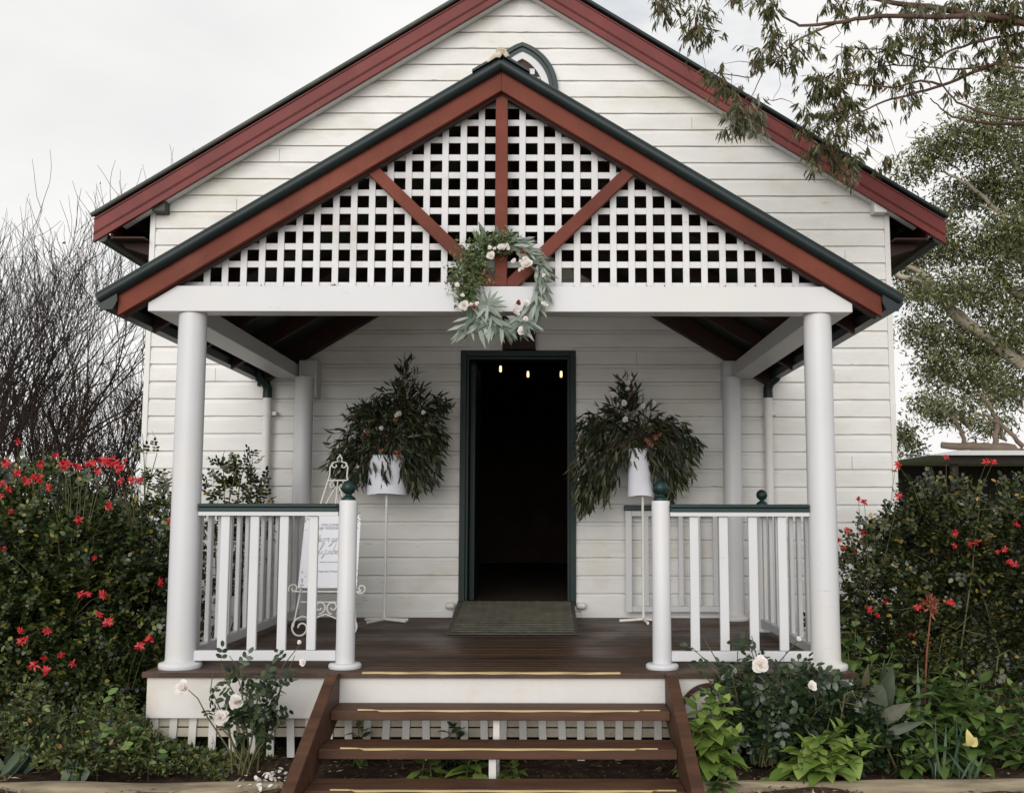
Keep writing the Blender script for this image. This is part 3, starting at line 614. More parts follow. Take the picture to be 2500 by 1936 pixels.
def rail(t, a, c, xs_, thick, hw_=.045, bw=.026, ends=(0, 0)):
    """a, c: (x,y) end points; xs_: fractions for balusters"""
    a = Vector(a); c = Vector(c); d = (c-a).normalized(); nrm = Vector((-d.y, d.x))
    def bar(w_, z0, z1, name, mat, bev=.003):
        k = MB(); q = [a-nrm*w_, c-nrm*w_, c+nrm*w_, a+nrm*w_]
        k.prism([(v.x, v.y) for v in q], z0, z1, 'z'); return k.build(name, mat, t, bev)
    bar(hw_, .884, .906, 'handrail', M['green'], .008); bar(hw_*.88, .863, .8835, 'handrail', M['green'], .004)
    bar(.030, .838, .8625, 'top_rail', M['white']); bar(.022, .042, .097, 'bottom_rail', M['white'])
    for f in xs_:
        p_ = a.lerp(c, f); k = MB(); q = [p_-nrm*.014-d*bw, p_-nrm*.014+d*bw, p_+nrm*.014+d*bw, p_+nrm*.014-d*bw]
        k.prism([(v.x, v.y) for v in q], .0975, .8375, 'z'); k.build('baluster', M['white'], t, .006)
G = 'balustrades round the porch'
t = thing('balustrade', 'white balustrade with green handrail and ball topped newel on the left of the porch steps', 'balustrade', (-1.5, YF, 0), G)
NL = -1.100; a0 = XL+.078; a1 = NL-.052
xb = [at(u, 1450, YF).x for u in (546, 618, 690.5, 762.5)]
rail(t, (a0, YF), (a1, YF), [(x-a0)/(a1-a0) for x in xb], .02); newel(NL, YF-.01, .052, .925, t)
t = thing('balustrade', 'white balustrade with green handrail and ball topped newel on the right of the porch steps', 'balustrade', (1.1, YF, 0), G)
NR = .655; a0 = NR+.052; a1 = XR-.078
xb = [at(u, 1450, YF).x for u in (1696, 1768, 1840, 1912)]
rail(t, (a0, YF), (a1, YF), [(x-a0)/(a1-a0) for x in xb], .02); newel(NR, YF-.01, .052, .925, t)
t = thing('balustrade', 'white side balustrade running back to the wall along the left edge of the porch', 'balustrade', (XL, 7.5, 0), G)
rail(t, (XL+.02, YF+.08), (XL+.02, YB-.075), [(i+.6)/13 for i in range(13)], .02)
t = thing('balustrade', 'short white side balustrade with small dark ball finial on the right edge of the porch', 'balustrade', (XR, 7.2, 0), G)
rail(t, (XR+.01, YF+.08), (XR+.04, 8.06), [(i+.6)/8 for i in range(8)], .02); newel(XR+.055, 8.12, .048, .925, t)
# gate folded back on the wall
t = thing('gate', 'white slatted porch gate folded back against the weatherboards right of the doorway', 'gate', (1.1, 9.1, 0))
g0 = at(1527, 1400, 9.09).x; g1 = at(1799, 1400, 9.09).x
for xx in (g0, g1-.055): k = MB(); k.box(xx, xx+.055, 9.075, 9.11, .055, .885); k.build('stile', M['white'], t, .003)
for zz in (.057, .838): k = MB(); k.box(g0+.056, g1-.056, 9.078, 9.108, zz, zz+.046); k.build('gate_rail', M['white'], t, .003)
for i in range(1, 6):
    x = g0+.03 + (g1-g0-.06)*i/6; k = MB(); k.box(x-.02, x+.02, 9.08, 9.10, .106, .844); k.build('slat', M['white'], t, .003)
k = MB(); k.box(g0-.01, g1+.01, 9.055, 9.125, .886, .93); k.build('gate_cap', M['green'], t, .004)

# ============================================================ RAMP
t = thing('door_ramp', 'grey green rubber threshold ramp with chevron tread in front of the doorway', 'ramp', (-.22, 8.5, 0))
k = MB(); ya, yb_, za, zb_ = 7.85, 9.155, .004, .14
k.add([(-.690, ya, 0.003), (.243, ya, .003), (.250, yb_, .003), (-.714, yb_, .003), (-.690, ya, .012), (.243, ya, .012), (.250, yb_, zb_), (-.714, yb_, zb_)],
      [(0,3,2,1), (4,5,6,7), (0,1,5,4), (1,2,6,5), (2,3,7,6), (3,0,4,7)]); k.build('ramp_body', M['rubber'], t)
k = MB(); sl_ = (zb_-.012)/(yb_-ya); rows, cols = 15, 22
for r_ in range(rows):
    y = ya+.03 + (yb_-ya-.06)*r_/rows
    for c_ in range(cols):
        x = -.66 + .88*c_/cols; dx = .88/cols; up = .018 if c_ % 2 else 0; dn = 0 if c_ % 2 else .018
        def P_(x, y, h): return (x, y, .012 + sl_*(y-ya) + h)
        k.add([P_(x, y+up, .001), P_(x+dx, y+dn, .001), P_(x+dx, y+dn+.010, .011), P_(x, y+up+.010, .011), P_(x, y+up+.020, .001), P_(x+dx, y+dn+.020, .001)], [(0,1,2,3), (3,2,5,4)])
k.build('ramp_tread', paint('highlit_tread_rubber', (.085, .08, .06), .6, .3, (.06, .06, .045), .7, 7, .2), t)  # lighter rubber puts ridge highlights into the colour
# ============================================================ WREATH, ARRANGEMENTS, SIGN
def V3(a): return Vector(a)
def bloom_mesh(name, r, n=14, cup=.6, mode='rose'):
    L_ = Leaves()
    for i in range(n):
        a = i*2.4; e = (1 - i/n)*cup + .12 if mode == 'rose' else random.uniform(-.25, .7)
        d = (math.cos(a)*math.cos(e*1.3), math.sin(a)*math.cos(e*1.3), math.sin(e*1.3))
        nn = (-math.cos(a)*math.sin(e*1.3), -math.sin(a)*math.sin(e*1.3), math.cos(e*1.3))
        s_ = r*(.75 + .35*i/n)
        if mode == 'rose': L_.add((0, 0, 0), d, nn, s_, s_*1.0, -.25)
        else: L_.add((0, 0, 0), d, nn, r*random.uniform(.7, 1.15), r*random.uniform(.36, .5), random.uniform(-.2, .4))
    c = np.concatenate
    return leafmesh(name, c(L_.P), c(L_.D), c(L_.N), c(L_.L), c(L_.W), OVAL if mode == 'rose' else LANCE, c(L_.R))
def put(name, me, mat, parent, loc, face, sc=1):
    if mat.name not in [m.name for m in me.materials if m]: me.materials.append(mat)
    o = bpy.data.objects.new(name, me); COL.objects.link(o); o.parent = parent
    pl = parent.location if parent else Vector()
    o.location = Vector(loc) - pl; f = Vector(face).normalized()
    o.rotation_euler = (f.to_track_quat('Z', 'Y').to_matrix() @ Matrix.Rotation(random.uniform(0, 6.28), 3, 'Z')).to_euler(); o.scale = (sc,)*3
    return o
red_me = [bloom_mesh('red_bloom', .038, 11, .6, 'star') for _ in range(4)]
white_me = [bloom_mesh('white_bloom', .03, 16, .8) for _ in range(3)]
dead_me = [bloom_mesh('dried_bloom', .036, 11, .6, 'star') for _ in range(3)]
small_me = [bloom_mesh('small_bloom', .017, 9, .9) for _ in range(2)]
# wreath on the front beam
wc = Vector((-.232, 6.03, 2.145)); WR = .215
wr = thing('wreath', 'round wreath of silvery gum leaves and white blooms hanging on the front porch beam', 'wreath', tuple(wc))
k = MB(); pts = [wc + Vector((WR*math.cos(a), 0, WR*1.06*math.sin(a))) for a in [2*math.pi*i/40 for i in range(41)]]; k.tube(pts, .011, 8, cap=False); k.build('ring', M['bark'], wr)
sl_ = Leaves(); gl = Leaves()
for i in range(460):
    a = random.uniform(0, 2*math.pi); deg = math.degrees(a) % 360
    left = 95 < deg < 205
    if 205 < deg < 300 and random.random() < .45: continue
    if left: continue
    base = wc + Vector((WR*math.cos(a), random.uniform(-.045, .012), WR*1.06*math.sin(a))) + Vector((random.gauss(0, .018), 0, random.gauss(0, .018)))
    tang = Vector((-math.sin(a), 0, math.cos(a))); out = Vector((math.cos(a), 0, math.sin(a)))
    sg = -1 if (deg < 90 or deg > 290) else 1
    d = tang*sg*random.uniform(.3, 1.0) + out*random.uniform(-.35, .9) + Vector((0, -random.uniform(0, .6), -.45))
    big = 1.25 if 205 < deg < 330 else 1.0
    if deg < 90: d.z += .3; big = .95
    l = random.uniform(.06, .115)*big; sl_.add(base, d, (random.gauss(0, .4), -1, random.gauss(0, .4)), l, l*random.uniform(.17, .26), random.uniform(-.1, .35))
for (x, z, dx, dz, l) in ((-.09, .24, -.35, 1, .15), (-.045, .24, .1, 1, .12), (.0, .235, .25, .8, .09)): sl_.add(wc+Vector((x, -.03, z-.03)), (dx, -.1, dz), (.3, -1, 0), l, l*.26, .1)
for i in range(70):
    x = random.uniform(-.2, .12); l = random.uniform(.09, .16)
    sl_.add(wc+Vector((x, -.05, -.22+random.uniform(-.03, .02))), (x*3.5 + random.gauss(0, .5), -.3, -random.uniform(.1, .9)), (random.gauss(0, .5), -1, .2), l, l*.2, random.uniform(0, .4))
for i in range(24): # star spray
    a = random.uniform(0, 2*math.pi); c = wc+Vector((-.085, -.07, -.14)); l = random.uniform(.07, .12)
    sl_.add(c, (math.cos(a), -.35, math.sin(a)), (0, -1, .1), l, l*.22, .15)
sl_.build('gum_leaves', M['silver'], wr)
for i in range(2600):
    a = R(random.uniform(75, 212)); rr = WR + random.gauss(0, .030 + (.018 if 130 < math.degrees(a) < 190 else 0))
    base = wc + Vector((rr*math.cos(a), random.uniform(-.065, .02), rr*1.06*math.sin(a)))
    l = random.uniform(.014, .032); gl.add(base, tuple(rv(1)[0] + [0, -.5, 0]), tuple(rv(1)[0] + [0, -1, .4]), l, l*.5, 0)
for i in range(14):
    c = wc+Vector((-.13, -.03, .21)); gl.add(c, (random.uniform(-.6, .3), -.3, 1), (0, -1, 0), random.uniform(.05, .11), .014, .1)
gl.build('green_sprigs', M['wreathgreen'], wr)
for (cu, cv) in ((1196,607),(1207,609),(1225,603),(1231,600),(1238,599),(1224,608),(1243,606),(1199,625),(1255,638),(1271,641),(1279,636),(1284,631),(1288,637),(1290,645),(1283,648),(1274,655),(1271,660),(1328,673),(1144,748),(1149,744),(1165,743),(1133,746),(1128,722),(1118,698),(1262,752),(1258,744),(1284,742),(1256,760),(1264,765),(1282,778),(1285,783),(1275,810),(1282,806),(1328,741),(1332,745)):
    c = at(cu, cv, 5.945); put('bloom', random.choice(small_me) if random.random() < .7 else random.choice(white_me), M['whitepetal'], wr, c, (random.gauss(0, .4), -1, random.gauss(.2, .4)), random.uniform(.75, 1.15))
for (cu, cv) in ((1277, 617), (1266, 741), (1158, 752)):
    put('dried_bloom', bloom_mesh('dried', .02, 9, .8), M['deadred'], wr, at(cu, cv, 5.94), (0, -1, .1))

# flower arrangements on white stands
def stand(sx, sy, zt, feet, label):
    t = thing('flower_stand', label, 'stand', (sx, sy, 0), 'white flower stands beside the doorway')
    k = MB(); k.tube([(sx, sy, .03), (sx+.002, sy, zt+.3)], .0105, 12); k.build('pole', M['metalw'], t)
    for a in feet:
        k = MB(); a = R(a); k.tube([(sx+.01*math.cos(a), sy+.01*math.sin(a), .028), (sx+.19*math.cos(a), sy+.19*math.sin(a), .016)], .0115, 10); k.build('foot', M['metalw'], t)
    return t
def sleeve(cx, cy, z0, z1, r0, r1, t, tilt=0):
    k = MB(); n = 40; vs = []; rows = 8
    for j in range(rows+1):
        f = j/rows
        for i in range(n):
            a = 2*math.pi*i/n; rr = (r0 + (r1-r0)*f)*(1 + .012*math.sin(5*a+1)*(1-f)); vs.append((cx+rr*math.cos(a)+tilt*f, cy+rr*.8*math.sin(a), z0 + (z1-z0)*f + .004*math.sin(3*a)*(1-f)))
    k.add(vs, [(j*n+i, j*n+(i+1) % n, (j+1)*n+(i+1) % n, (j+1)*n+i) for j in range(rows) for i in range(n)], True); k.add(vs[-n:], [tuple(range(n))])
    k.build('cloth_sleeve', M['cloth'], t)
def arrangement(c, blobs, whites, reds, label, Y):
    """blobs in the photograph's survey pixels: (u, v, ru, rv, droop)"""
    t = thing('flower_arrangement', label, 'flowers', tuple(c), 'flower arrangements beside the doorway')
    L_ = Leaves(); k = MB()
    s = Y/F
    for (u, v, ru, rv_, dr, cnt) in blobs:
        bc = at(u, v, Y)
        st_ = Vector(c)
        for i in range(int(cnt*1.7) if cnt > 15 else 0):
            q = rv(1)[0]*(rng.random()**.5); p = bc + Vector((q[0]*ru*s*1.05, q[1]*min(.16, ru*s), q[2]*rv_*s*1.05))
            l = random.uniform(.06, .12); o_ = (p-Vector(c)); o_ = o_.normalized() if o_.length > .01 else Vector((0, 0, 1))
            L_.add(p, tuple(o_*.55 + Vector(rv(1)[0])*.6 + Vector((0, 0, -dr*1.2))), tuple(rv(1)[0] + [0, -.6, .3]), l, l*random.uniform(.18, .28), random.uniform(0, .5))
        for i in range(max(5, cnt//22)):
            q = rv(1)[0]*(rng.random()**.4); tip = bc + Vector((q[0]*ru*s, q[1]*min(.2, ru*s), q[2]*rv_*s))
            mid = st_.lerp(tip, .55) + Vector((0, 0, .06)); pts = [st_, mid, tip]
            pts = [st_, st_.lerp(mid, .5)+Vector((0, 0, .02)), mid, mid.lerp(tip, .5)+Vector((0, 0, .02*(1-dr))), tip]
            k.tube(pts, [.003, .0025, .002, .0015, .001], 4)
            out = (tip - mid).normalized()
            for j in range(20):
                f = random.uniform(.1, 1.05); p = mid.lerp(tip, f) + Vector(rv(1)[0]*.012)
                d = out*.6 + Vector(rv(1)[0])*.75 + Vector((0, -.1, -dr*1.3))
                l = random.uniform(.055, .115); L_.add(p, tuple(d), tuple(rv(1)[0] + [0, -.6, .3]), l, l*random.uniform(.13, .21), random.uniform(0, .5))
    k.build('stems', M['gumtwig'], t); L_.build('leaves', M['arr'], t)
    for (u, v, sc) in whites: put('white_bloom', random.choice(white_me), M['whitepetal'], t, at(u, v, Y-.17), (random.gauss(0, .3), -1, .3), sc)
    for (u, v, sc) in reds: put('red_bloom', random.choice(dead_me), M['deadred'], t, at(u, v, Y-.17), (0, -1, .2), sc)
    return t
t = stand(-1.262, 8.74, 1.0, (20, 150, 235, 340), 'white pole stand with cross feet on the deck left of the doorway'); sleeve(-1.262, 8.74, 1.01, 1.32, .160, .140, t)
t = stand(.790, 8.76, 1.0, (180, 275, 5), 'white pole stand with cross feet on the deck right of the doorway'); sleeve(.775, 8.76, 1.0, 1.38, .105, .082, t, -.01)
arrangement(at(945, 1090, 8.72), [(985,985,75,55,.2,170),(1010,1060,70,70,.5,190),(930,1030,80,60,.4,170),(870,1080,60,60,.5,120),(840,1120,38,55,.8,120),(1050,1080,35,80,.8,130),(1020,1150,50,45,.9,130),(860,1160,40,30,.8,60),(940,1150,70,25,.8,60),(1000,900,28,20,-.2,10),(890,1010,55,25,.2,40),(1070,990,25,30,.3,40),(960,1100,80,60,.6,140)],
            [(976,1011,.95),(932,1046,.75),(1034,1008,.7),(872,1140,.5),(968,1015,.7)], [(965,1025,.7),(932,1100,.75),(966,1106,.85),(975,1110,.7),(895,1055,.7),(1040,1040,.6)],
            'dark drooping leaf arrangement with few white blooms left of the doorway', 8.72)
arrangement(at(1545, 1070, 8.74), [(1450,1060,42,60,.6,150),(1440,1150,38,70,1.0,170),(1430,1215,26,40,1.2,80),(1495,1030,45,45,.3,110),(1570,1050,70,60,.4,170),(1640,1060,50,50,.6,130),(1620,1130,55,60,.9,150),(1660,1150,35,40,.9,60),(1530,970,30,55,-.2,60),(1690,1090,20,30,.9,40),(1480,1170,30,50,1.0,80),(1625,1190,30,40,1.1,50),(1400,1150,16,60,1.1,14),(1520,1100,40,35,.7,60)],
            [(1524,985,1.0),(1527,1025,.95),(1496,964,.95),(1534,935,.9),(1538,925,.8),(1571,992,.8),(1533,950,.7),(1595,985,.7)], [(1580,1075,.8),(1589,1085,.8),(1600,1068,.8),(1540,960,.6),(1610,1060,.7)],
            'dark drooping leaf arrangement with tall spike of pale blooms right of the doorway', 8.74)

# wrought iron easel and welcome sign
es = thing('easel', 'white scrolled wrought iron easel on the deck behind the left newel post', 'easel', (-1.47, 7.75, 0))
EY0, EY1, EZ = 7.55, 8.02, 1.285
def ey(z): return EY0 + (EY1-EY0)*z/EZ
def E2(x, z, dy=0): return (-1.505 + x, ey(z)+dy, z)
k = MB(); ir = .0062
def spiral(cx, cz, r, a0, turns, n=20, sgn=1, dy=0, shrink=.75):
    return [E2(cx + r*(1-shrink*i/n)*math.cos(a0 + sgn*2*math.pi*turns*i/n), cz + r*(1-shrink*i/n)*math.sin(a0 + sgn*2*math.pi*turns*i/n), dy) for i in range(n+1)]
for sx in (-1, 1):
    k.tube([E2(sx*.0, 1.285), E2(sx*.018, 1.255), E2(sx*.012, 1.235), E2(sx*.05, 1.225), E2(sx*.065, 1.19), E2(sx*.064, 1.13), E2(sx*.085, 1.03), E2(sx*.125, .85), E2(sx*.17, .5), E2(sx*.205, .16), E2(sx*.215, .08)], ir, 8)
    k.tube(spiral(sx*.030, 1.205, .026, math.pi/2, .9, sgn=-sx), ir*.8, 6)
    k.tube(spiral(sx*.035, 1.06, .024, math.pi/2, 1.0, sgn=-sx), ir*.8, 6)
    k.tube([E2(sx*.012, 1.05), E2(sx*.05, .97), E2(sx*.10, .86)], ir*.8, 6)
    k.tube(spiral(sx*.16, .075, .072, math.pi*.5, 1.25, 28, -sx), ir*1.1, 8)
    k.tube(spiral(sx*.235, .335, .036, math.pi*1.2, 1.2, 20, sx, -.02), ir*.9, 6)
    k.tube(spiral(sx*.03, .88, .025, math.pi/2, .9, sgn=-sx), ir*.8, 6)
    k.tube([E2(sx*.16, .15), E2(sx*.08, .135), E2(0, .165)], ir, 8)
    k.tube(spiral(sx*.045, .21, .045, -math.pi/2, 1.2, 24, -sx), ir, 6)
    k.tube(spiral(sx*.10, .275, .028, math.pi, 1.0, 20, sx), ir*.9, 6)
    k.tube([E2(sx*.10, .302), E2(sx*.085, .245), E2(sx*.10, .20), E2(sx*.075, .165)], ir, 6)
k.tube([E2(-.075, 1.095), E2(.075, 1.095)], ir, 8); k.tube([E2(0, 1.09), E2(0, .86)], ir*.8, 6)
k.tube([E2(-.235, .315, -.02), E2(.235, .315, -.02)], ir, 8); k.tube([E2(-.18, .245), E2(.18, .245)], ir*.8, 6)
k.build('scrolled_frame', M['metalw'], es)
k = MB(); k.tube([(-1.505, ey(1.05), 1.05), (-1.505, 8.35, .01)], ir, 8); k.build('rear_leg', M['metalw'], es)
sgn_ = thing('welcome_sign', 'white wedding welcome sign with grey lettering resting on the iron easel', 'sign', (-1.505, 7.7, .33))
tl = math.atan2(EY1-EY0, EZ); nrm = Vector((0, -math.cos(tl), math.sin(tl)))
k = MB(); z0, z1 = .333, .838
o_ = nrm*.022
q = [Vector(E2(-.205, z0)), Vector(E2(.205, z0)), Vector(E2(.193, z1)), Vector(E2(-.205, z1))]
fr = [v + o_ for v in q]; bk = [v + nrm*.017 for v in q]
k.add([tuple(v) for v in fr+bk], [(0,1,2,3), (7,6,5,4), (0,4,5,1), (1,5,6,2), (2,6,7,3), (3,7,4,0)]); k.build('sign_board', M['card'], sgn_)
def text(body, x, z, size, shear, parent, mat, name='lettering', align='CENTER', ext=.0005):
    cu = bpy.data.curves.new(name, 'FONT'); cu.body = body; cu.size = size; cu.shear = shear; cu.align_x = align; cu.align_y = 'CENTER'; cu.extrude = ext
    o = bpy.data.objects.new('tmp', cu); COL.objects.link(o); bpy.context.view_layer.update()
    me = bpy.data.meshes.new_from_object(o.evaluated_get(bpy.context.evaluated_depsgraph_get())); bpy.data.objects.remove(o)
    p_ = Vector(E2(x, z)) + nrm*.0235; rot = Matrix.Rotation(math.pi/2 - tl, 4, 'X')
    me.transform(Matrix.Translation(p_) @ rot); me.materials.clear(); return link(name, me, mat, parent)
text('WELCOME TO', .0, .765, .026, 0, sgn_, M['ink']); text('THE WEDDING OF', 0, .742, .026, 0, sgn_, M['ink'])
text('together with their families', .0, .508, .013, .3, sgn_, M['ink']); text('Tangaratta Vineyards', .0, .445, .020, 0, sgn_, M['ink'])
# handwritten names as strokes
def script(strokes, x0, zb, s, parent):
    k = MB()
    for stk in strokes:
        pts = []
        P = [Vector((a, c)) for a, c in stk]
        for i in range(len(P)-1):
            p0 = P[max(i-1, 0)]; p1 = P[i]; p2 = P[i+1]; p3 = P[min(i+2, len(P)-1)]
            for j in range(5):
                u = j/5; pts.append(.5*((2*p1) + (p2-p0)*u + (2*p0-5*p1+4*p2-p3)*u*u + (3*p1-p0-3*p2+p3)*u**3))
        pts.append(P[-1])
        k.tube([Vector(E2(x0 + (p.x + p.y*.35)*s, zb + p.y*s)) + nrm*.0235 for p in pts], [.0009 + .0007*abs(math.sin(i*.35)) for i in range(len(pts))], 4)
    return k.build('handwritten_name', M['ink'], parent)
g_ = lambda x: [(x+.5, .85), (x+.35, 1), (x+.1, .75), (x+.05, .3), (x+.25, .05), (x+.5, .3), (x+.55, .6), (x+.5, -.3), (x+.3, -.7), (x+.1, -.5), (x+.6, .1)]
e_ = lambda x: [(x, .1), (x+.25, .35), (x+.2, .52), (x+.05, .35), (x+.08, .08), (x+.35, .1)]
geo = [[(.7, 1.35), (.4, 1.7), (0, 1.2), (.05, .5), (.45, .4), (.75, .9), (.7, .2), (.4, -.6), (.1, -.5), (.7, .1)], e_(.8), [(1.45, .5), (1.25, .3), (1.35, .05), (1.6, .2), (1.5, .5), (1.75, .45)], [(1.8, .1), (1.9, .55), (1.95, .4), (2.1, .5), (2.1, .1), (2.3, .1)], [(2.75, .5), (2.5, .4), (2.5, .1), (2.75, .2), (2.8, .5), (2.7, -.4), (2.45, -.5), (2.95, .1)], e_(2.95), [(3.9, .2), (3.6, .1), (3.7, .5), (3.9, .9), (3.7, 1.0), (3.75, .6), (4.1, .1)]]
eli = [[(.9, 1.5), (.6, 1.7), (.3, 1.4), (.55, 1.0), (.2, .8), (0, .3), (.4, .05), (.9, .35)], [(.9, .1), (1.2, 1.2), (1.15, 1.5), (1.0, 1.2), (1.05, .1), (1.3, .15)], [(1.35, .5), (1.35, .1), (1.55, .15)], [(1.6, .5), (1.9, .5), (1.65, .05), (1.8, -.1), (1.75, -.5), (1.6, -.3), (2.1, .15)], [(2.45, .5), (2.2, .35), (2.2, .08), (2.45, .2), (2.5, .45), (2.5, .1), (2.7, .15)], [(2.75, 1.4), (2.75, .1), (2.95, .15), (3.0, .5), (2.8, .45)], e_(3.1), [(3.6, 1.2), (3.6, .1), (3.8, .15)], [(3.45, .8), (3.85, .8)], [(3.95, 1.4), (3.95, .1), (4.0, .5), (4.2, .5), (4.2, .1), (4.4, .15)]]
script(geo, -.142, .645, .055, sgn_); script(eli, -.142, .560, .055, sgn_)
lf = Leaves()
for (x, z) in ((.185, .80), (.185, .37), (-.19, .82), (-.18, .36)):
    for i in range(22):
        a = random.uniform(0, 6.28); p_ = Vector(E2(x + random.gauss(0, .012), z + random.gauss(0, .03))) + nrm*.024
        lf.add(p_, (math.cos(a), 0, math.sin(a)), tuple(nrm), .014, .007)
lf.build('printed_leaves', M['silver'], sgn_, DIAM)

# ============================================================ SHRUBS
def noise_blob(q): return .82 + .18*math.sin(q[0]*5.1+1.3) * math.sin(q[1]*4.3) + .12*math.sin(q[2]*7.7+.6)
def rosebush(name, label, ell, nsprig, mat, blooms, group=None, base=None, leaf=(.026, .042), bloomscale=(.6, 1.0), canes=26, yl=0):
    """ell: list of ellipsoids (cx,cy,cz,rx,ry,rz,weight); sprigs of five leaflets sit through the volume, denser at the outside"""
    bx = base or (ell[0][0], ell[0][1], -.5)
    t = thing(name, label, 'rose bush', bx, group)
    W_ = np.array([e[6]*e[3]*e[5] for e in ell]); W_ = W_/W_.sum()
    L_ = Leaves(); k = MB(); n = nsprig
    pick = rng.choice(len(ell), n, p=W_); q = rv(n); rr = rng.random(n)**.33
    E_ = np.array([e[:6] for e in ell])[pick]
    lump = np.array([noise_blob(a) for a in q])
    C = E_[:, :3] + q*(rr*lump)[:, None]*E_[:, 3:6]
    dens = np.sin(C[:, 0]*9+1)*np.sin(C[:, 1]*8)*np.sin(C[:, 2]*10+2)
    keep = (C[:, 2] > -.45) & (dens > -.10 - .35*rng.random(n)); C = C[keep]; q = q[keep]; m = len(C)
    ax = _n(q*.8 + rv(m)*.7 + [0, -.15, .35]); N = _n(rv(m)*.6 + [0, -.35, .85]); N = _n(N - ax*(N*ax).sum(1, keepdims=True)); B = np.cross(N, ax)
    sz = rng.uniform(leaf[0], leaf[1], m)
    for (f, side) in ((1.7, 0), (1.1, 1), (1.1, -1), (.35, 1), (.35, -1)):
        P = C + ax*(f*sz)[:, None]; D = ax*(1 if side == 0 else .45) + B*side*.9
        L_.add(P, D, N + rv(m)*.15, sz*rng.uniform(.85, 1.1, m), sz*rng.uniform(.60, .75, m), rng.uniform(-.1, .35, m))
    L_.build('leaves', mat, t, OVAL)
    b0 = Vector(bx)
    for i in range(canes):
        j = rng.choice(len(ell), p=W_); e = ell[j]; qq = rv(1)[0]; qq[2] = abs(qq[2])*.9
        tip = Vector((e[0]+qq[0]*e[3]*1.02, e[1]+qq[1]*e[4]*1.0, e[2]+qq[2]*e[5]*1.04)); s0 = Vector((e[0]+random.uniform(-.2, .2), e[1]+random.uniform(-.2, .2), -.5))
        mid = s0.lerp(tip, .55)+Vector((0, 0, .22)); pts = [s0, s0.lerp(mid, .5)+Vector((random.gauss(0, .04), random.gauss(0, .04), 0)), mid, mid.lerp(tip, .5)+Vector((0, 0, .05)), tip, tip+Vector((random.gauss(0, .07), random.gauss(0, .05), random.uniform(-.02, .1)))]
        k.tube(pts, [.007, .006, .005, .004, .003, .0015], 5)
    k2 = k
    for (u, v, Y, sc) in blooms:
        b1_ = at(u, v, Y); j = min(ell, key=lambda e: (Vector(e[:3])-b1_).length); d_ = Vector(j[:3])-b1_; d_.z -= .25
        if d_.length > .3: d_ = d_.normalized()*.42
        k2.tube([b1_, b1_+d_*.5+Vector((random.gauss(0, .01), 0, .03)), b1_+d_], [.0016, .002, .003], 4)
        put('bloom', random.choice(red_me), M['red'], t, b1_, (random.gauss(0, .5), -1, random.gauss(.3, .5)), sc*random.uniform(*bloomscale))
    k.build('stems', M['stem'], t)
    return t
# left bush: a wide wall of roses beside the porch
lb = [(-2.75, 7.0, .02, .68, .60, .60, 1), (-3.5, 7.0, .28, .85, .62, .72, 1.2), (-3.0, 7.1, .35, .65, .55, .50, 1.1), (-2.6, 6.8, -.22, .5, .45, .45, .8), (-3.4, 6.8, -.35, .8, .5, .5, 1), (-2.45, 7.2, .22, .30, .4, .38, .5), (-4.2, 7.1, .3, .6, .6, .8, .6), (-3.35, 7.05, .72, .85, .5, .46, 1.3), (-2.55, 7.05, .55, .36, .42, .40, 1.0), (-2.9, 6.75, .45, .5, .4, .5, .8)]
lbl = [(85,1165),(136,1112),(43,1078),(14,1130),(5,1180),(20,1195),(64,1172),(42,1155),(98,1170),(155,1135),(160,1140),(168,1132),(222,1132),(188,1138),(215,1131),(282,1132),(272,1120),(290,1148),(297,1140),(268,1130),(293,1175),(322,1172),(342,1172),(2,1210),(265,1234),(192,1268),(26,1248),(8,1340),(195,1450),(212,1451),(252,1452),(242,1500),(262,1520),(50,1540),(52,1565),(116,1540),(108,1605),(84,1623),(148,1598),(178,1620),(112,1638),(36,1716),(340,1578),(392,1422),(366,1560),(100,1132),(240,1148),(305,1125),(250,1125),(120,1190),(62,1560),(230,1360),(420,1272)]
rosebush('rose_bush', 'tall spreading rose bush covered in red star shaped blooms left of the porch', lb, 15500, M['rose_leaf'],
         [(u, v, 6.62 if v < 1400 else 6.40, 1.05) for u, v in lbl], 'large red rose bushes flanking the porch', (-3.1, 7.0, -.5))
rb = [(2.35, 7.4, .02, .58, .6, .62, 1), (3.1, 7.5, .22, .75, .6, .78, 1.2), (2.65, 7.6, .50, .5, .5, .52, 1), (3.5, 7.4, .3, .5, .6, .7, .8), (2.1, 7.2, -.1, .32, .4, .45, .6), (2.6, 7.2, -.35, .7, .4, .4, .6), (2.13, 7.2, .42, .26, .32, .42, .6), (2.75, 7.4, .72, .62, .45, .42, 1.2), (3.3, 7.3, .7, .5, .45, .45, .9)]
rbl = [(2310,1117),(2184,1150),(2193,1135),(2096,1218),(2110,1226),(2194,1212),(2408,1128),(2425,1127),(2070,1294),(2106,1300),(2045,1318),(2060,1338),(2086,1344),(2330,1332),(2370,1328),(2385,1324),(2452,1340),(2435,1348),(2120,1487),(2163,1466),(2237,1483),(2250,1483),(2226,1550),(2332,1300),(2480,1378),(2466,1375),(2482,1280),(2142,1502),(2322,1472)]
rosebush('rose_bush', 'tall dark rose bush with yellowing leaves and few red blooms right of the porch', rb, 11500, M['rose_leaf_y'],
         [(u, v, 6.98, .95) for u, v in rbl], 'large red rose bushes flanking the porch', (2.75, 7.4, -.5), leaf=(.024, .040))
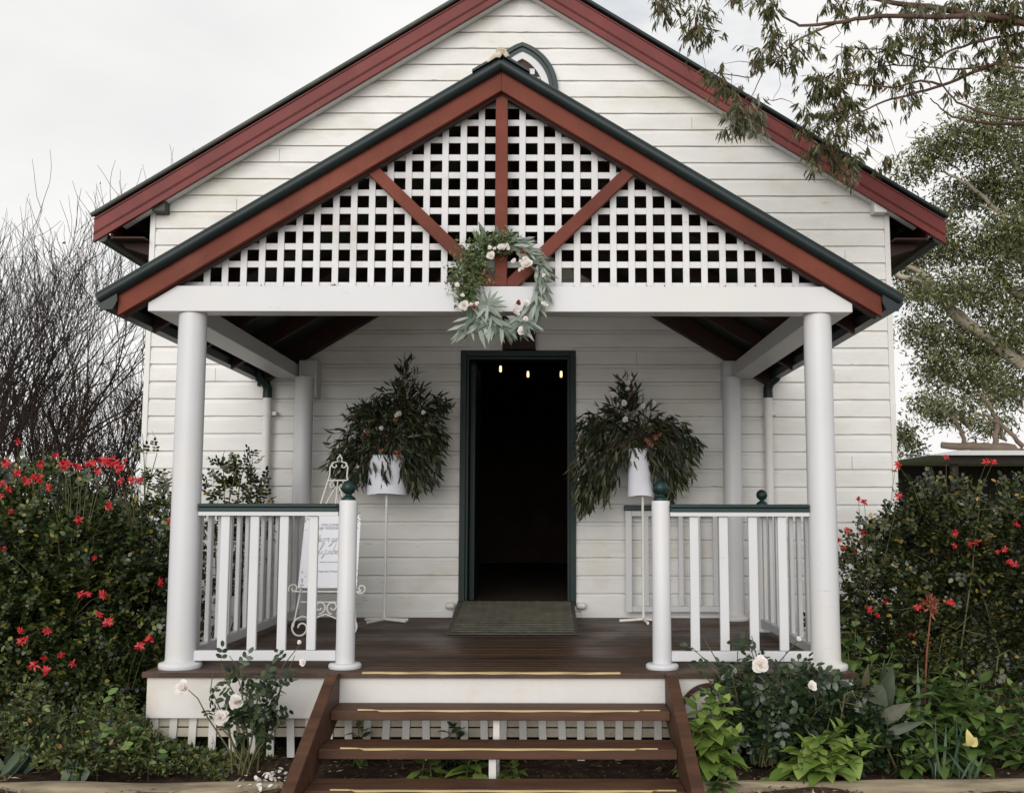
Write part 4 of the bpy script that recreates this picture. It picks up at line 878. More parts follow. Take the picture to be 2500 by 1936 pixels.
# thin rose behind the left of the porch
rosebush('climbing_rose', 'sparse dusty rose shrub behind the porch between post and downpipe', [(-2.35, 8.3, 1.0, .26, .25, .36, 1), (-2.45, 8.3, .55, .32, .3, .45, 1), (-2.2, 8.3, .75, .2, .2, .42, .8)], 520, M['rose_leaf_y'], [], None, (-2.5, 8.3, -.5), canes=16, leaf=(.028, .045))
rosebush('climbing_rose', 'leggy rose shoots against the white boards left of the left porch post', [(-2.85, 8.2, .75, .25, .3, .40, 1), (-2.98, 8.2, .95, .22, .3, .45, .5)], 260, M['rose_leaf_y'], [], None, (-2.8, 8.2, -.5), canes=22, leaf=(.026, .040))

rosebush('low_rose', 'low dark leafy rose clump under the right front corner of the deck', [(1.50, 5.90, -.27, .34, .16, .24, 1), (1.72, 5.95, -.33, .24, .16, .2, .6)], 620, M['darkrose'], [], None, (1.5, 5.9, -.5), canes=10)

def whiterose(label, base, canes, leafn, blooms, mat=None):
    """canes: list of surveyed tips (u, v, Y)"""
    t = thing('white_rose', label, 'rose', base, 'white roses in front of the porch'); k = MB(); L_ = Leaves(); b0 = Vector(base)
    for (u, v, Y, nl) in canes:
        tip = at(u, v, Y); off = Vector((random.gauss(0, .03), random.gauss(0, .03), 0)); mid = (b0+off).lerp(tip, .5)+Vector((random.gauss(0, .04), random.gauss(0, .03), .05))
        pts = [b0+off, (b0+off).lerp(mid, .5)+Vector((random.gauss(0, .015), 0, 0)), mid, mid.lerp(tip, .5)+Vector((random.gauss(0, .02), 0, .02)), tip]
        k.tube(pts, [.0055, .005, .0042, .0032, .002], 6)
        for i in range(nl):
            f = random.uniform(.25, 1); seg = min(3, int(f*4)); c = pts[seg].lerp(pts[seg+1], f*4-seg); ax = Vector(rv(1)[0]) + Vector((0, -.25, .15)); ax.normalize()
            N = Vector(rv(1)[0]*.5 + [0, -.5, .8]); B = N.cross(ax).normalized(); N = ax.cross(B).normalized(); s_ = random.uniform(.030, .050)
            k.tube([c, c+ax*s_*2.4], [.0012, .0008], 3)
            for (g_2, side) in ((2.4, 0), (1.7, 1), (1.7, -1), (.9, 1), (.9, -1)):
                L_.add(tuple(c+ax*s_*g_2), tuple(ax*(1 if not side else .5)+B*side*.9), tuple(N), s_, s_*.62, random.uniform(0, .3))
    k.build('stems', M['stem'], t); L_.build('leaves', mat or M['darkrose'], t, OVAL)
    for (u, v, Y, sc) in blooms: put('bloom', random.choice(white_me), M['whitepetal'], t, at(u, v, Y), (random.gauss(0, .3), -1, .35), sc)
    return t
whiterose('leggy white rose with four pale blooms in front of the porch left of the steps', (-1.52, 5.72, -.47),
          [(560,1600,5.7,9),(575,1640,5.68,9),(540,1620,5.72,6),(640,1640,5.65,13),(660,1650,5.64,13),(680,1690,5.62,12),(720,1600,5.7,6),(735,1570,5.7,2),(450,1675,5.8,1),(575,1712,5.7,2),(538,1750,5.7,2),(520,1640,5.75,4),(610,1680,5.7,6),(670,1710,5.7,8)],
          0, [(449,1679,5.7,1.5),(576,1714,5.6,1.45),(538,1752,5.6,1.5),(741,1617,5.6,.75),(732,1568,5.6,.45)])
whiterose('bushy white rose with one large open bloom in front of the right balustrade', (1.18, 5.95, -.47),
          [(1690,1580,5.8,11),(1710,1600,5.8,12),(1680,1620,5.8,9),(1720,1560,5.85,9),(1800,1590,5.8,14),(1830,1570,5.8,13),(1835,1552,5.82,4),(1850,1620,5.8,15),(1820,1650,5.75,15),(1790,1660,5.75,13),(1880,1680,5.75,13),(1950,1600,5.85,9),(1980,1610,5.85,12),(1930,1640,5.8,13),(1990,1650,5.82,13),(1940,1690,5.75,14),(1900,1650,5.78,12),(1950,1560,5.85,4),(1985,1690,5.8,11),(1860,1720,5.72,13),(1920,1740,5.72,13),(1800,1720,5.75,11),(1840,1760,5.72,11),(1890,1780,5.7,10),(1960,1740,5.75,12),(2010,1720,5.8,10),(2000,1640,5.85,8)],
          0, [(1857,1623,5.68,1.75),(1981,1675,5.72,1.0),(1950,1560,5.82,.5)])

# broad leaved garden plants: opposite pairs of pointed leaves
def broad(label, base, heads, mat, size, group='bright green broad leaved plants'):
    t = thing('broadleaf_plant', label, 'plant', base, group); k = MB(); L_ = Leaves(); b0 = Vector(base)
    for (u, v, Y) in heads:
        tip = at(u, v, Y); s0 = b0 + Vector((random.gauss(0, .03), random.gauss(0, .03), 0)); up = (tip-s0); k.tube([s0, s0.lerp(tip, .5)+Vector((random.gauss(0, .02), 0, .01)), tip], [.004, .0035, .0025], 5)
        Ht = up.length; sp_ = min(.045, Ht/6); nodes = max(5, int(Ht/.045)+2); rot = random.uniform(0, 3.14)
        for j in range(min(nodes, 8)):
            f = 1 - j*sp_/max(Ht, .02)
            if f < .15: break
            c = s0.lerp(tip, f); s_ = size*(.42 + .24*j) if j < 3 else size*random.uniform(.85, 1.15)
            elev = (.95, .55, .2, -.05, -.15, -.25, -.3, -.35)[j]
            for sd_ in (0, math.pi):
                a = rot + j*math.pi/2 + sd_ + random.gauss(0, .2); e = elev + random.gauss(0, .13)
                d = Vector((math.cos(a)*math.cos(e), math.sin(a)*math.cos(e), math.sin(e))); N = Vector((-math.cos(a)*math.sin(e), -math.sin(a)*math.sin(e), math.cos(e)))
                L_.add(tuple(c+d*.012), tuple(d), tuple(N + Vector(rv(1)[0])*.15), s_, s_*random.uniform(.52, .66), random.uniform(.15, .45))
    k.build('stems', M['stem'], t); L_.build('leaves', mat, t, BROAD); return t
Y0 = 5.62
def gb(u, v): p_ = atz(u, v, -.49); return (p_.x, p_.y, -.50)
broad('bright green broad leaved plant beside the right stair stringer', (.80, 5.72, -.5), [(1757,1690,5.65),(1735,1700,5.70),(1770,1720,5.6),(1705,1775,5.55),(1715,1760,5.6),(1775,1800,5.52),(1800,1795,5.55),(1750,1750,5.6),(1700,1715,5.75)], M['hydr'], .155)
broad('low lime green clump of broad leaves just behind the right edging log', (1.18, 5.72, -.5), [(2040,1790,5.65),(2060,1780,5.7),(2000,1820,5.6),(2040,1840,5.55),(2080,1830,5.6),(1980,1840,5.6),(2110,1800,5.7),(2020,1870,5.52),(2070,1868,5.52),(2100,1850,5.6),(2130,1815,5.7),(1965,1815,5.65)], M['hydr'], .155)
broad('tall broad leaved plant against the right porch post', (1.75, 6.35, -.5), [(2070,1560,6.3),(2100,1570,6.3),(2130,1600,6.25),(2050,1590,6.3),(2160,1610,6.3),(2180,1590,6.3),(2110,1640,6.2),(2070,1640,6.2),(2150,1660,6.2),(2050,1500,6.4),(2090,1510,6.4),(2200,1620,6.2)], M['hydr2'], .125)
broad('wide mid green broad leaved clump beneath the dried flower stalk', (2.35, 6.2, -.5), [(2270,1670,6.05),(2310,1680,6.0),(2360,1660,6.05),(2350,1700,5.95),(2400,1650,6.1),(2390,1720,5.9),(2300,1720,5.95),(2260,1740,5.9),(2410,1780,5.85),(2440,1700,6.0),(2200,1730,5.95),(2220,1750,5.9),(2190,1740,5.95),(2330,1640,6.15),(2340,1760,5.88),(2300,1650,6.1)], M['hydr2'], .15)
broad('broad leaved clump at the far right edge of the bed', (2.75, 6.1, -.5), [(2470,1680,6.0),(2490,1700,6.0),(2440,1750,5.9),(2480,1760,5.9),(2500,1800,5.85),(2470,1830,5.8),(2450,1790,5.85),(2510,1740,5.9),(2490,1860,5.75)], M['hydr2'], .14)
broad('leafy green clump filling the bed between the iris and the log', (2.2, 5.95, -.5), [(2280,1780,5.8),(2320,1800,5.75),(2250,1800,5.8),(2340,1770,5.85),(2400,1800,5.8),(2210,1790,5.85),(2430,1830,5.75)], M['hydr2'], .14)
broad('fresh green broad leaved plant in front of the tall rose bush', (2.0, 6.4, -.5), [(2130,1680,6.15),(2160,1700,6.1),(2210,1690,6.15),(2240,1700,6.1),(2110,1700,6.15),(2180,1660,6.2),(2250,1660,6.2)], M['hydr2'], .13)
broad('small broad leaved seedling pair between iris leaves and paddle plant', (1.86, 5.85, -.5), [(2210,1845,5.7),(2225,1835,5.72),(2260,1830,5.75),(2275,1835,5.72)], M['hydr2'], .085)
broad('little broad leaved sprout on the mulch beside the steps', gb(1745, 1872), [(1738,1855,5.6),(1755,1862,5.58)], M['hydr'], .065)
for (u, v, w_, lab, m_) in ((1040,1862,.10,'leafy green seedling under the steps, left of the middle pair','hydr'),(1150,1860,.10,'star shaped green seedling under the middle of the steps','hydr'),(1244,1880,.07,'small bright seedling just right of the white prop under the steps','hydr'),(875,1800,.085,'green seedling behind the steps near the left stringer','hydr2'),(1105,1800,.09,'dark leafy seedling against the base lattice behind the steps','darkrose'),(1760,1912,.07,'ragged leafy weed in front of the right edging log','hydr2')):
    if v < 1830: Y = 5.97
    elif v > 1900: Y = 5.45
    else: Y = 5.62
    c = at(u, v, Y); broad(lab, (c.x, Y, -.5), [(u, v-22, Y), (u+14, v-12, Y-.02)], M[m_], w_*1.25, 'seedlings near the steps')

# paddle leaved plant, iris and strap leaves
def paddle(label, base, leaves_):
    t = thing('paddle_leaf_plant', label, 'plant', base); L_ = Leaves(); k = MB(); b0 = Vector(base)
    for (u0, v0, u1, v1, Y, w_) in leaves_:
        a = at(u0, v0, Y); c = at(u1, v1, Y-.05); d = c-a; b2_ = b0+Vector((random.gauss(0, .02), random.gauss(0, .03), 0)); k.tube([b2_, b2_.lerp(a, .6)+Vector((random.gauss(0, .012), 0, 0)), a], [.008, .006, .003], 7)
        L_.add(tuple(a), tuple(d), (random.gauss(0, .3), -1, .35), d.length, w_, .12)
    k.build('stems', M['stem'], t); L_.build('leaves', M['canna'], t, BROAD)
paddle('bronze green paddle leaved plant with torn leaves in the right garden bed', (1.72, 5.95, -.5),
       [(2140,1750,2185,1625,5.95,.11),(2145,1760,2062,1680,5.9,.07),(2150,1760,2225,1715,5.85,.08),(2110,1700,2118,1622,6.0,.045),(2100,1760,2010,1670,6.1,.09),(2090,1790,2050,1690,6.1,.08),(2150,1790,2200,1800,5.85,.05),(2120,1680,2170,1720,5.9,.12),(2130,1740,2090,1640,6.05,.06),(2160,1790,2260,1760,5.8,.05),(2120,1800,2070,1740,6.0,.06),(2150,1700,2165,1620,6.1,.06),(2140,1800,2110,1730,6.15,.07),(2090,1780,2030,1760,6.2,.06)])
def straps(label, base, n, h, spread, mat, wd=.022, name='iris_plant'):
    t = thing(name, label, 'plant', base); L_ = Leaves(); b0 = Vector(base); k = MB()
    for i in range(n):
        a = random.uniform(0, 6.28); d = Vector((math.cos(a)*spread, math.sin(a)*spread*.7, 1)); L_.add(tuple(b0+Vector((random.gauss(0, .03), random.gauss(0, .02), 0))), tuple(d), (random.gauss(0, .4), -1, .2), h*random.uniform(.65, 1.1), wd, random.uniform(-.1, .25))
    L_.build('blades', M[mat], t)
straps('blue green iris clump with upright blades behind the right log', (at(2300, 1850, 5.8).x, 5.8, -.5), 11, .30, .28, 'strap', .018)
straps('low spiky iris fan near the right edging log', (at(2355, 1870, 5.72).x, 5.72, -.5), 8, .17, .8, 'strap', .016)
straps('tall dark iris blades behind the paddle leaved plant', (at(2225, 1750, 6.15).x, 6.15, -.5), 6, .50, .2, 'strap', .03)
straps('tuft of arching strap leaves in the bottom left corner of the bed', (at(20, 1870, 5.75).x, 5.75, -.5), 9, .34, .9, 'strap', .05, 'agapanthus')
straps('few broad strap leaves rising from the ground cover on the left', (at(185, 1860, 5.6).x, 5.6, -.5), 6, .17, .4, 'strap', .05, 'agapanthus')
# yellow fallen leaf clump
yl = Leaves(); c = at(2370, 1820, 5.68)
for i in range(4): yl.add(tuple(c), tuple(rv(1)[0]), (0, -1, .3), .08, .045, .3)
tag(yl.build('yellow_leaf', M['yellowleaf'], None, BROAD), 'crumpled pale yellow leaf among the iris blades', 'leaf')
# dried flower stalk
p0, p1 = at(2258, 1690, 6.15), at(2273, 1492, 6.1)
t = thing('dried_flower', 'tall red stalk with drooping dried flower head in front of the right rose bush', 'flower', (p0.x, 6.15, -.5))
k = MB(); k.tube([(p0.x, 6.15, -.5), p0, p0.lerp(p1, .5)+Vector((-.006, 0, 0)), p1], [.006, .0055, .005, .004], 6); k.build('stalk', M['redstem'], t)
dl = Leaves()
for i in range(60): dl.add(tuple(p1 + Vector((random.gauss(0, .012), random.gauss(0, .01), random.uniform(-.01, .06)))), tuple(rv(1)[0]*[.5, .5, .6] + [.2, 0, .3]), tuple(rv(1)[0]), random.uniform(.03, .06), .014, .2)
for i in range(9): dl.add(tuple(p1 + Vector((0, 0, .04))), (-1, random.gauss(0, .3), random.uniform(-.1, .5)), tuple(rv(1)[0]), random.uniform(.05, .085), .014, .3)
dl.build('flower_head', M['deadred'], t)
# rusty hoop leaning on the deck skirt
hc = at(1733, 1744, 5.98); k = MB(); n = 48; rr = .165
vs = []
pts = [(hc.x + rr*math.cos(2*math.pi*i/n), 5.97, hc.z + rr*math.sin(2*math.pi*i/n)) for i in range(n+1)]
for (r1, r2, ya, yb_) in ((rr, rr-.022, 5.955, 5.985),):
    prof = [(rr, 5.952), (rr, 5.99), (rr-.02, 5.985), (rr-.02, 5.958)]
    vs = [(hc.x + r_*math.cos(2*math.pi*i/n), y, hc.z + r_*math.sin(2*math.pi*i/n)) for i in range(n) for r_, y in prof]
    k.add(vs, [(i*4+j, ((i+1) % n)*4+j, ((i+1) % n)*4+(j+1) % 4, i*4+(j+1) % 4) for i in range(n) for j in range(4)])
tag(k.build('barrel_hoop', paint('rusty_iron', (.07, .035, .025), .7, .3, (.15, .07, .04), .5, 10, .3)), 'rusty round hoop leaning on the white deck skirt right of the steps', 'hoop')
# ground cover on the left, one spreading mass
def groundcover():
    L_ = Leaves(); n = 30000
    x = rng.uniform(-4.4, -1.28, n); y = rng.uniform(5.0, 6.35, n)
    def top(x, y):
        h = .30*np.exp(-((x+2.4)/.5)**2 - ((y-6.0)/.42)**2) + .20*np.exp(-((x+2.75)/.6)**2 - ((y-5.75)/.4)**2) + .07*np.exp(-((x+1.85)/.42)**2 - ((y-5.5)/.33)**2) + .11*np.exp(-((x+3.4)/.8)**2 - ((y-5.5)/.6)**2) + .05*np.sin(x*9)*np.sin(y*8) 
        return h*(1 - np.exp(-((x+1.2)/.22)**2))
    h = top(x, y)*(.72 + .38*np.sin(x*13+np.sin(y*7)*2)*np.sin(y*15+1)); keep = (h > .012) & (y > 5.60 + .04*np.sin(x*6)); x, y, h = x[keep], y[keep], h[keep]; m = len(x)
    z = -.50 + h*rng.uniform(.25, 1.12, m)**.7
    ax = _n(rv(m)*[1, 1, .6] + [0, -.1, .5]); N = _n(rv(m)*.6 + [0, -.4, .8]); s_ = rng.uniform(.016, .042, m)*(.75+.5*(np.sin(x*5+1)*np.sin(y*6) > 0))
    L_.add(np.c_[x, y, z], ax, N, s_, s_*.5, .1)
    L_.add(np.c_[x, y, z], _n(ax + rv(m)*.8), N, s_*.9, s_*.45, .1); L_.add(np.c_[x, y, z]+ax*.012, _n(ax + rv(m)*.8), N, s_*.8, s_*.4, .1)
    o = L_.build('ground_cover', M['sage']); tag(o, 'mounded small leaved sage ground cover with tiny blue flowers left of the steps', 'ground cover', kind='stuff')
    k = MB(); b_ = Leaves()
    for i in range(150):
        j = rng.integers(m); p_ = Vector((x[j], y[j], -.5+h[j])); q_ = p_ + Vector((random.gauss(0, .04), random.gauss(0, .03), random.uniform(.03, .12))); k.tube([p_-Vector((0, 0, .1)), p_, q_], [.0016, .0014, .0008], 3)
        for u in range(random.randint(0, 3)): b_.add(tuple(p_.lerp(q_, random.uniform(.4, 1))), tuple(rv(1)[0]), tuple(rv(1)[0]), .011, .007)
    L3 = Leaves(); j = rng.integers(0, m, 1500); P3 = np.c_[x[j], y[j], -.5+h[j]*1.05]; sel = np.sin(P3[:, 0]*6+2)*np.sin(P3[:, 1]*9) > .1; P3 = P3[sel]; n3 = len(P3); s3 = rng.uniform(.03, .06, n3)
    L3.add(P3, _n(rv(n3)*[1, 1, .4]+[0, -.2, .4]), _n(rv(n3)*.5+[0, -.4, .8]), s3, s3*.6, .3)
    s4 = L3.build('larger_leaves', M['hydr2'], None, OVAL); s4.parent = o
    s2 = k.build('flower_stems', M['stem'], None); s2.parent = o
    s3 = b_.build('blue_florets', M['blue'], None, DIAM); s3.parent = o
groundcover()
# white petals on the soil
wp = Leaves()
for i in range(46):
    q = at(random.gauss(650, 25), random.gauss(1870, 35), 5.6); wp.add((q.x, 5.45+random.uniform(0, .35), -.465), tuple(rv(1)[0]*[1, 1, .3]), tuple(rv(1)[0]*.4+[0, -.3, 1]), .028, .018, .2)
tag(wp.build('fallen_petals', M['whitepetal'], None, OVAL), 'white rose petals scattered on the mulch left of the steps', 'petals', kind='stuff')
# edging logs
def log(x0, y0, x1, y1, r, label):
    k = MB(); n = 26; pts = [(x0+(x1-x0)*i/n, y0+(y1-y0)*i/n, -.515 + .004*math.sin(i*1.1)) for i in range(n+1)]
    k.tube(pts, [r*(1+.03*math.sin(i*.8)+random.uniform(-.02, .02)) for i in range(n+1)], 18); tag(k.build('edging_log', M['log']), label, 'log', 'logs edging the garden bed')
log(.74, 5.50, 4.2, 5.66, .062, 'weathered round edging log along the bed right of the steps')
log(-5.0, 5.50, -1.28, 5.52, .052, 'weathered edging log along the bottom left of the bed')

# ============================================================ TREES
def grow(k, p, d, r, depth, ln, spread, up, tips=None, n=5, kink=.25, ratio=.72, kids=(2, 3)):
    r = max(r, .0036); pts = [p]; q = p.copy(); dd = d.copy(); segs = 4
    for i in range(segs):
        dd = (dd + Vector(rv(1)[0])*kink*.5 + Vector((0, 0, up))).normalized(); q = q + dd*ln/segs; pts.append(q.copy())
    k.tube(pts, [r*(1 - .45*i/segs) for i in range(segs+1)], n, cap=False)
    if depth == 0:
        if tips is not None: tips.append((q, dd))
        return
    for c in range(random.randint(*kids)):
        f = random.uniform(.35, 1.0) if c else 1.0; i = min(segs-1, int(f*segs)); b_ = pts[i].lerp(pts[i+1], f*segs-i if f < 1 else 1)
        nd = (dd + Vector(rv(1)[0])*spread).normalized(); grow(k, b_, nd, r*(1-.45*f)*.78, depth-1, ln*random.uniform(ratio-.12, ratio+.12), spread, up, tips, 3 if depth < 4 else 4, kink, ratio, kids)
def baretree(label, u, v, Y, H, trunks, depth=5):
    c = at(u, v, Y); base = Vector((c.x, Y, -.6)); t = thing('bare_tree', label, 'tree', tuple(base), 'leafless trees left of the hall'); k = MB(); tips = []
    for i in range(trunks):
        a = random.uniform(-.6, .6); d = Vector((a, random.uniform(-.3, .3), 1)).normalized()
        grow(k, base + Vector((random.gauss(0, .15), random.gauss(0, .15), 0)), d, .06, depth, H*.27, .62, .13, tips, 5, .5, .78, (2, 4))
    k.build('trunk_and_twigs', M['bark'], t)
    L_ = Leaves()
    for q, d in random.sample(tips, min(len(tips), 90)): L_.add(tuple(q), tuple(rv(1)[0]), tuple(rv(1)[0]), .045, .03, .1)
    L_.build('last_leaves', leafmat('autumn_leaf', [((.10, .03, .015), 2), ((.20, .08, .03), 2)], .6, .2), t, DIAM)
baretree('dense leafless tree with upswept dark twigs at the far left', 10, 1100, 13, 6.3, 6)
baretree('leafless twiggy tree standing just left of the hall corner', 235, 1130, 12.5, 4.4, 5)
baretree('bushy leafless tree behind the middle of the left rose bush', 120, 1130, 14, 4.2, 6)
baretree('thin bare sapling close to the corner of the hall', 330, 1130, 12, 2.9, 3, 4)

# pale limbed gum behind on the right
def cloud(L_, c, r, n, ls, droop, asp=.28, clump=12, csz=.16):
    nc = max(1, n//clump); q = rv(nc)*(rng.random(nc)**.45)[:, None]; C = np.array(c) + q*np.array(r)
    P = np.repeat(C, clump, 0) + rng.normal(size=(nc*clump, 3))*csz*[1, 1, .7]; m = len(P)
    l = rng.uniform(ls*.6, ls*1.2, m); L_.add(P, _n(rv(m) + [0, 0, -droop]), rv(m), l, l*asp, .1)
bt = thing('gum_tree', 'large gum tree with pale limbs and dense olive foliage behind the right side', 'tree', (7.9, 18, -.6)); BY = 18
k = MB()
def limb(pts, r0, r1, mb, Y, n=8, jit=.02):
    P = [at(u, v, Y) + Vector((0, random.uniform(-.3, .3)*jit*10, 0)) for u, v in pts]; Q = []
    for i in range(len(P)-1):
        for j in range(4):
            f = j/4; Q.append(P[i].lerp(P[i+1], f) + Vector(rv(1)[0])*jit*(1 if j else 0))
    Q.append(P[-1]); mb.tube(Q, [r0+(r1-r0)*i/(len(Q)-1) for i in range(len(Q))], n); return Q
limb([(2760,1300),(2720,1050),(2640,900),(2500,892),(2400,815),(2325,755),(2250,665),(2178,630)], .12, .03, k, BY-.25)
limb([(2500,892),(2440,850),(2330,770),(2260,700),(2185,665)], .10, .04, k, BY-.5)
limb([(2640,900),(2560,760),(2480,715),(2450,690),(2436,640)], .10, .04, k, BY-.25)
limb([(2560,760),(2500,640),(2440,520),(2360,450),(2300,420)], .07, .02, k, BY-.25)
limb([(2560,760),(2530,500),(2470,380),(2430,250)], .07, .02, k, BY-.25)
k.build('trunk', M['palebark'], bt); k = MB()
limb([(2700,1150),(2500,1115),(2460,1095),(2390,1092),(2300,1086)], .12, .05, k, BY-1)
limb([(2430,1092),(2436,1030),(2420,990),(2380,960)], .05, .02, k, BY-1)
limb([(2358,1088),(2350,1050),(2330,1020),(2300,1000)], .04, .02, k, BY-1)
limb([(2500,1090),(2450,1040),(2400,1010)], .04, .02, k, BY-1)
k.build('low_limb', paint('brown_gum_bark', (.16, .12, .09), .8, .3, (.08, .06, .045), .6, 3, .4), bt)
for dd in range(36):
    pass
L_ = Leaves(); L2 = Leaves()
BL = [(2230,415,55,25),(2300,360,70,45),(2400,330,100,75),(2460,230,80,70),(2350,480,90,45),(2450,450,80,70),(2260,540,60,35),(2330,600,110,55),(2450,600,90,75),(2225,640,45,40),(2300,710,85,45),(2420,720,100,65),(2255,800,50,50),(2350,840,100,60),(2450,830,80,70),(2290,900,55,45),(2390,930,85,55),(2265,985,50,30),(2330,1010,65,35),(2460,960,60,50),(2420,1040,60,25),(2550,400,90,200),(2560,800,80,200),(2220,700,35,40),(2205,590,28,30),(2480,560,60,60),(2180,1010,4,10)]
twg = MB()
for (u, v, ru, rv_) in BL[:-1]:
    c = at(u, v, BY + random.uniform(-.8, .8)); s_ = BY/F; nl = int(ru*rv_*.42)+70
    cloud(L_, c, (ru*s_, .8, rv_*s_), nl, .10, .6, .30, 16, .12)
    for i in range(5):
        q = c + Vector(rv(1)[0])*.6; e = c + Vector((random.gauss(0, ru*s_*.6), random.gauss(0, .4), random.gauss(0, rv_*s_*.6))); twg.tube([c+Vector((.25, 0, -.25)), c.lerp(e, .5)+Vector((0, 0, .05)), e], [.018, .012, .005], 4)
L_.build('crown', M['fargum'], bt, DIAM); twg.build('branches', M['palebark'], bt)
t = thing('far_shrub', 'hazy olive shrub far off between the hall corner and the shed', 'shrub', (6.2, 20, -.6)); L_ = Leaves()
for (u, v, ru, rv_) in ((2195,1090,28,55),(2210,1060,20,30),(2230,1120,30,40)): cloud(L_, at(u, v, 19), (ru*19/F, .4, rv_*19/F), 420, .10, .3, .3, 10, .1)
L_.build('foliage', M['fargum'], t, DIAM); k = MB(); c = at(2200, 1120, 19); k.tube([(c.x, 19, -.6), c], [.03, .015], 5); k.build('stem', M['bark'], t)
# shed
s0 = at(2225, 1112, 15.5); 
t = thing('shed', 'low open shed with pale metal roof and dark interior behind the right rose bush', 'shed', (7.5, 16.5, -.6))
k = MB(); zt_ = s0.z; 
k.prism([(at(2262,1085,15.5).x, zt_-.0), (12, zt_+.02), (12, zt_+.06), (at(2262,1085,15.5).x+.4, zt_+.07)], 15.4, 19); k.build('shed_roof', M['shedroof'], t)
k = MB(); k.box(s0.x+.6, 12, 18.4, 18.5, -.6, zt_-.01); k.box(11.8, 11.9, 15.6, 18.4, -.6, zt_-.01); k.build('shed_wall', M['shedwall'], t)
k = MB(); k.box(s0.x+.5, 12, 15.5, 15.56, zt_-.12, zt_-.005); k.build('shed_beam', M['shedwall'], t)
for xx in (s0.x+.6, 9.2): k = MB(); k.box(xx, xx+.09, 15.57, 15.66, -.6, zt_-.01); k.build('shed_post', M['shedwall'], t)

# overhanging gum in front of the hall roof
fg = thing('gum_tree', 'overhanging gum branches with long hanging leaves across the upper right of the roof', 'tree', (5.4, 7.6, -.6)); FY = 7.7
k = MB()
k.tube([(5.6, 7.4, -.6), (5.5, 7.5, 1.5), (5.2, 7.6, 3.2), (4.9, 7.7, 4.6)], [.22, .19, .16, .12], 14); k.build('trunk', M['gumtwig'], fg)
k = MB(); LM = []
def C3(a, b): return (1600 + a*.41398, b*.41398)
def br(pts, r0, r1, Y, sm=True): LM.append(limb([C3(*p) for p in pts], r0, r1, k, Y, 7, .005))
br([(2700,260),(2300,180),(2174,130),(1960,110),(1700,60),(1400,20),(1200,-40)], .05, .012, FY)
br([(2700,260),(2300,170),(1940,90),(1700,100),(1300,95),(1060,140),(850,150),(750,100),(690,20)], .028, .004, FY-.1)
br([(1060,140),(930,190),(830,240),(740,330),(640,400)], .009, .004, FY-.1)
br([(2700,300),(2174,320),(2000,380),(1850,440),(1700,500),(1500,560),(1350,600),(1150,690),(1050,760)], .018, .004, FY)
br([(1700,500),(1560,480),(1400,520),(1200,500),(1050,470)], .010, .004, FY)
br([(2700,800),(2174,740),(2050,735),(1900,720),(1750,690),(1700,660),(1620,580)], .016, .004, FY+.1)
br([(2300,700),(2100,700),(1900,650),(1780,600),(1690,500),(1640,380)], .013, .004, FY)
br([(2500,150),(2250,180),(2000,225),(1850,265),(1740,300),(1620,380),(1560,430)], .013, .005, FY)
br([(2600,350),(2174,400),(1990,385),(1800,405),(1600,400),(1400,380),(1250,420)], .010, .004, FY-.05)
br([(1620,380),(1500,330),(1380,300),(1200,290),(1060,280)], .008, .003, FY)
br([(640,400),(560,460),(420,440),(330,430)], .005, .003, FY-.1)
br([(1100,700),(1060,800),(1000,880)], .007, .004, FY)
br([(1400,20),(1000,-60),(600,-50),(300,-40),(100,-30)], .012, .006, FY)
br([(300,-40),(250,60),(240,160)], .005, .003, FY)
br([(700,-50),(690,60),(720,200),(740,300)], .006, .003, FY)
br([(640,400),(600,500),(560,580)], .004, .003, FY-.1)
br([(720,380),(740,500),(690,600)], .002, .0015, FY)
br([(1060,140),(1090,200),(1030,260)], .003, .002, FY)
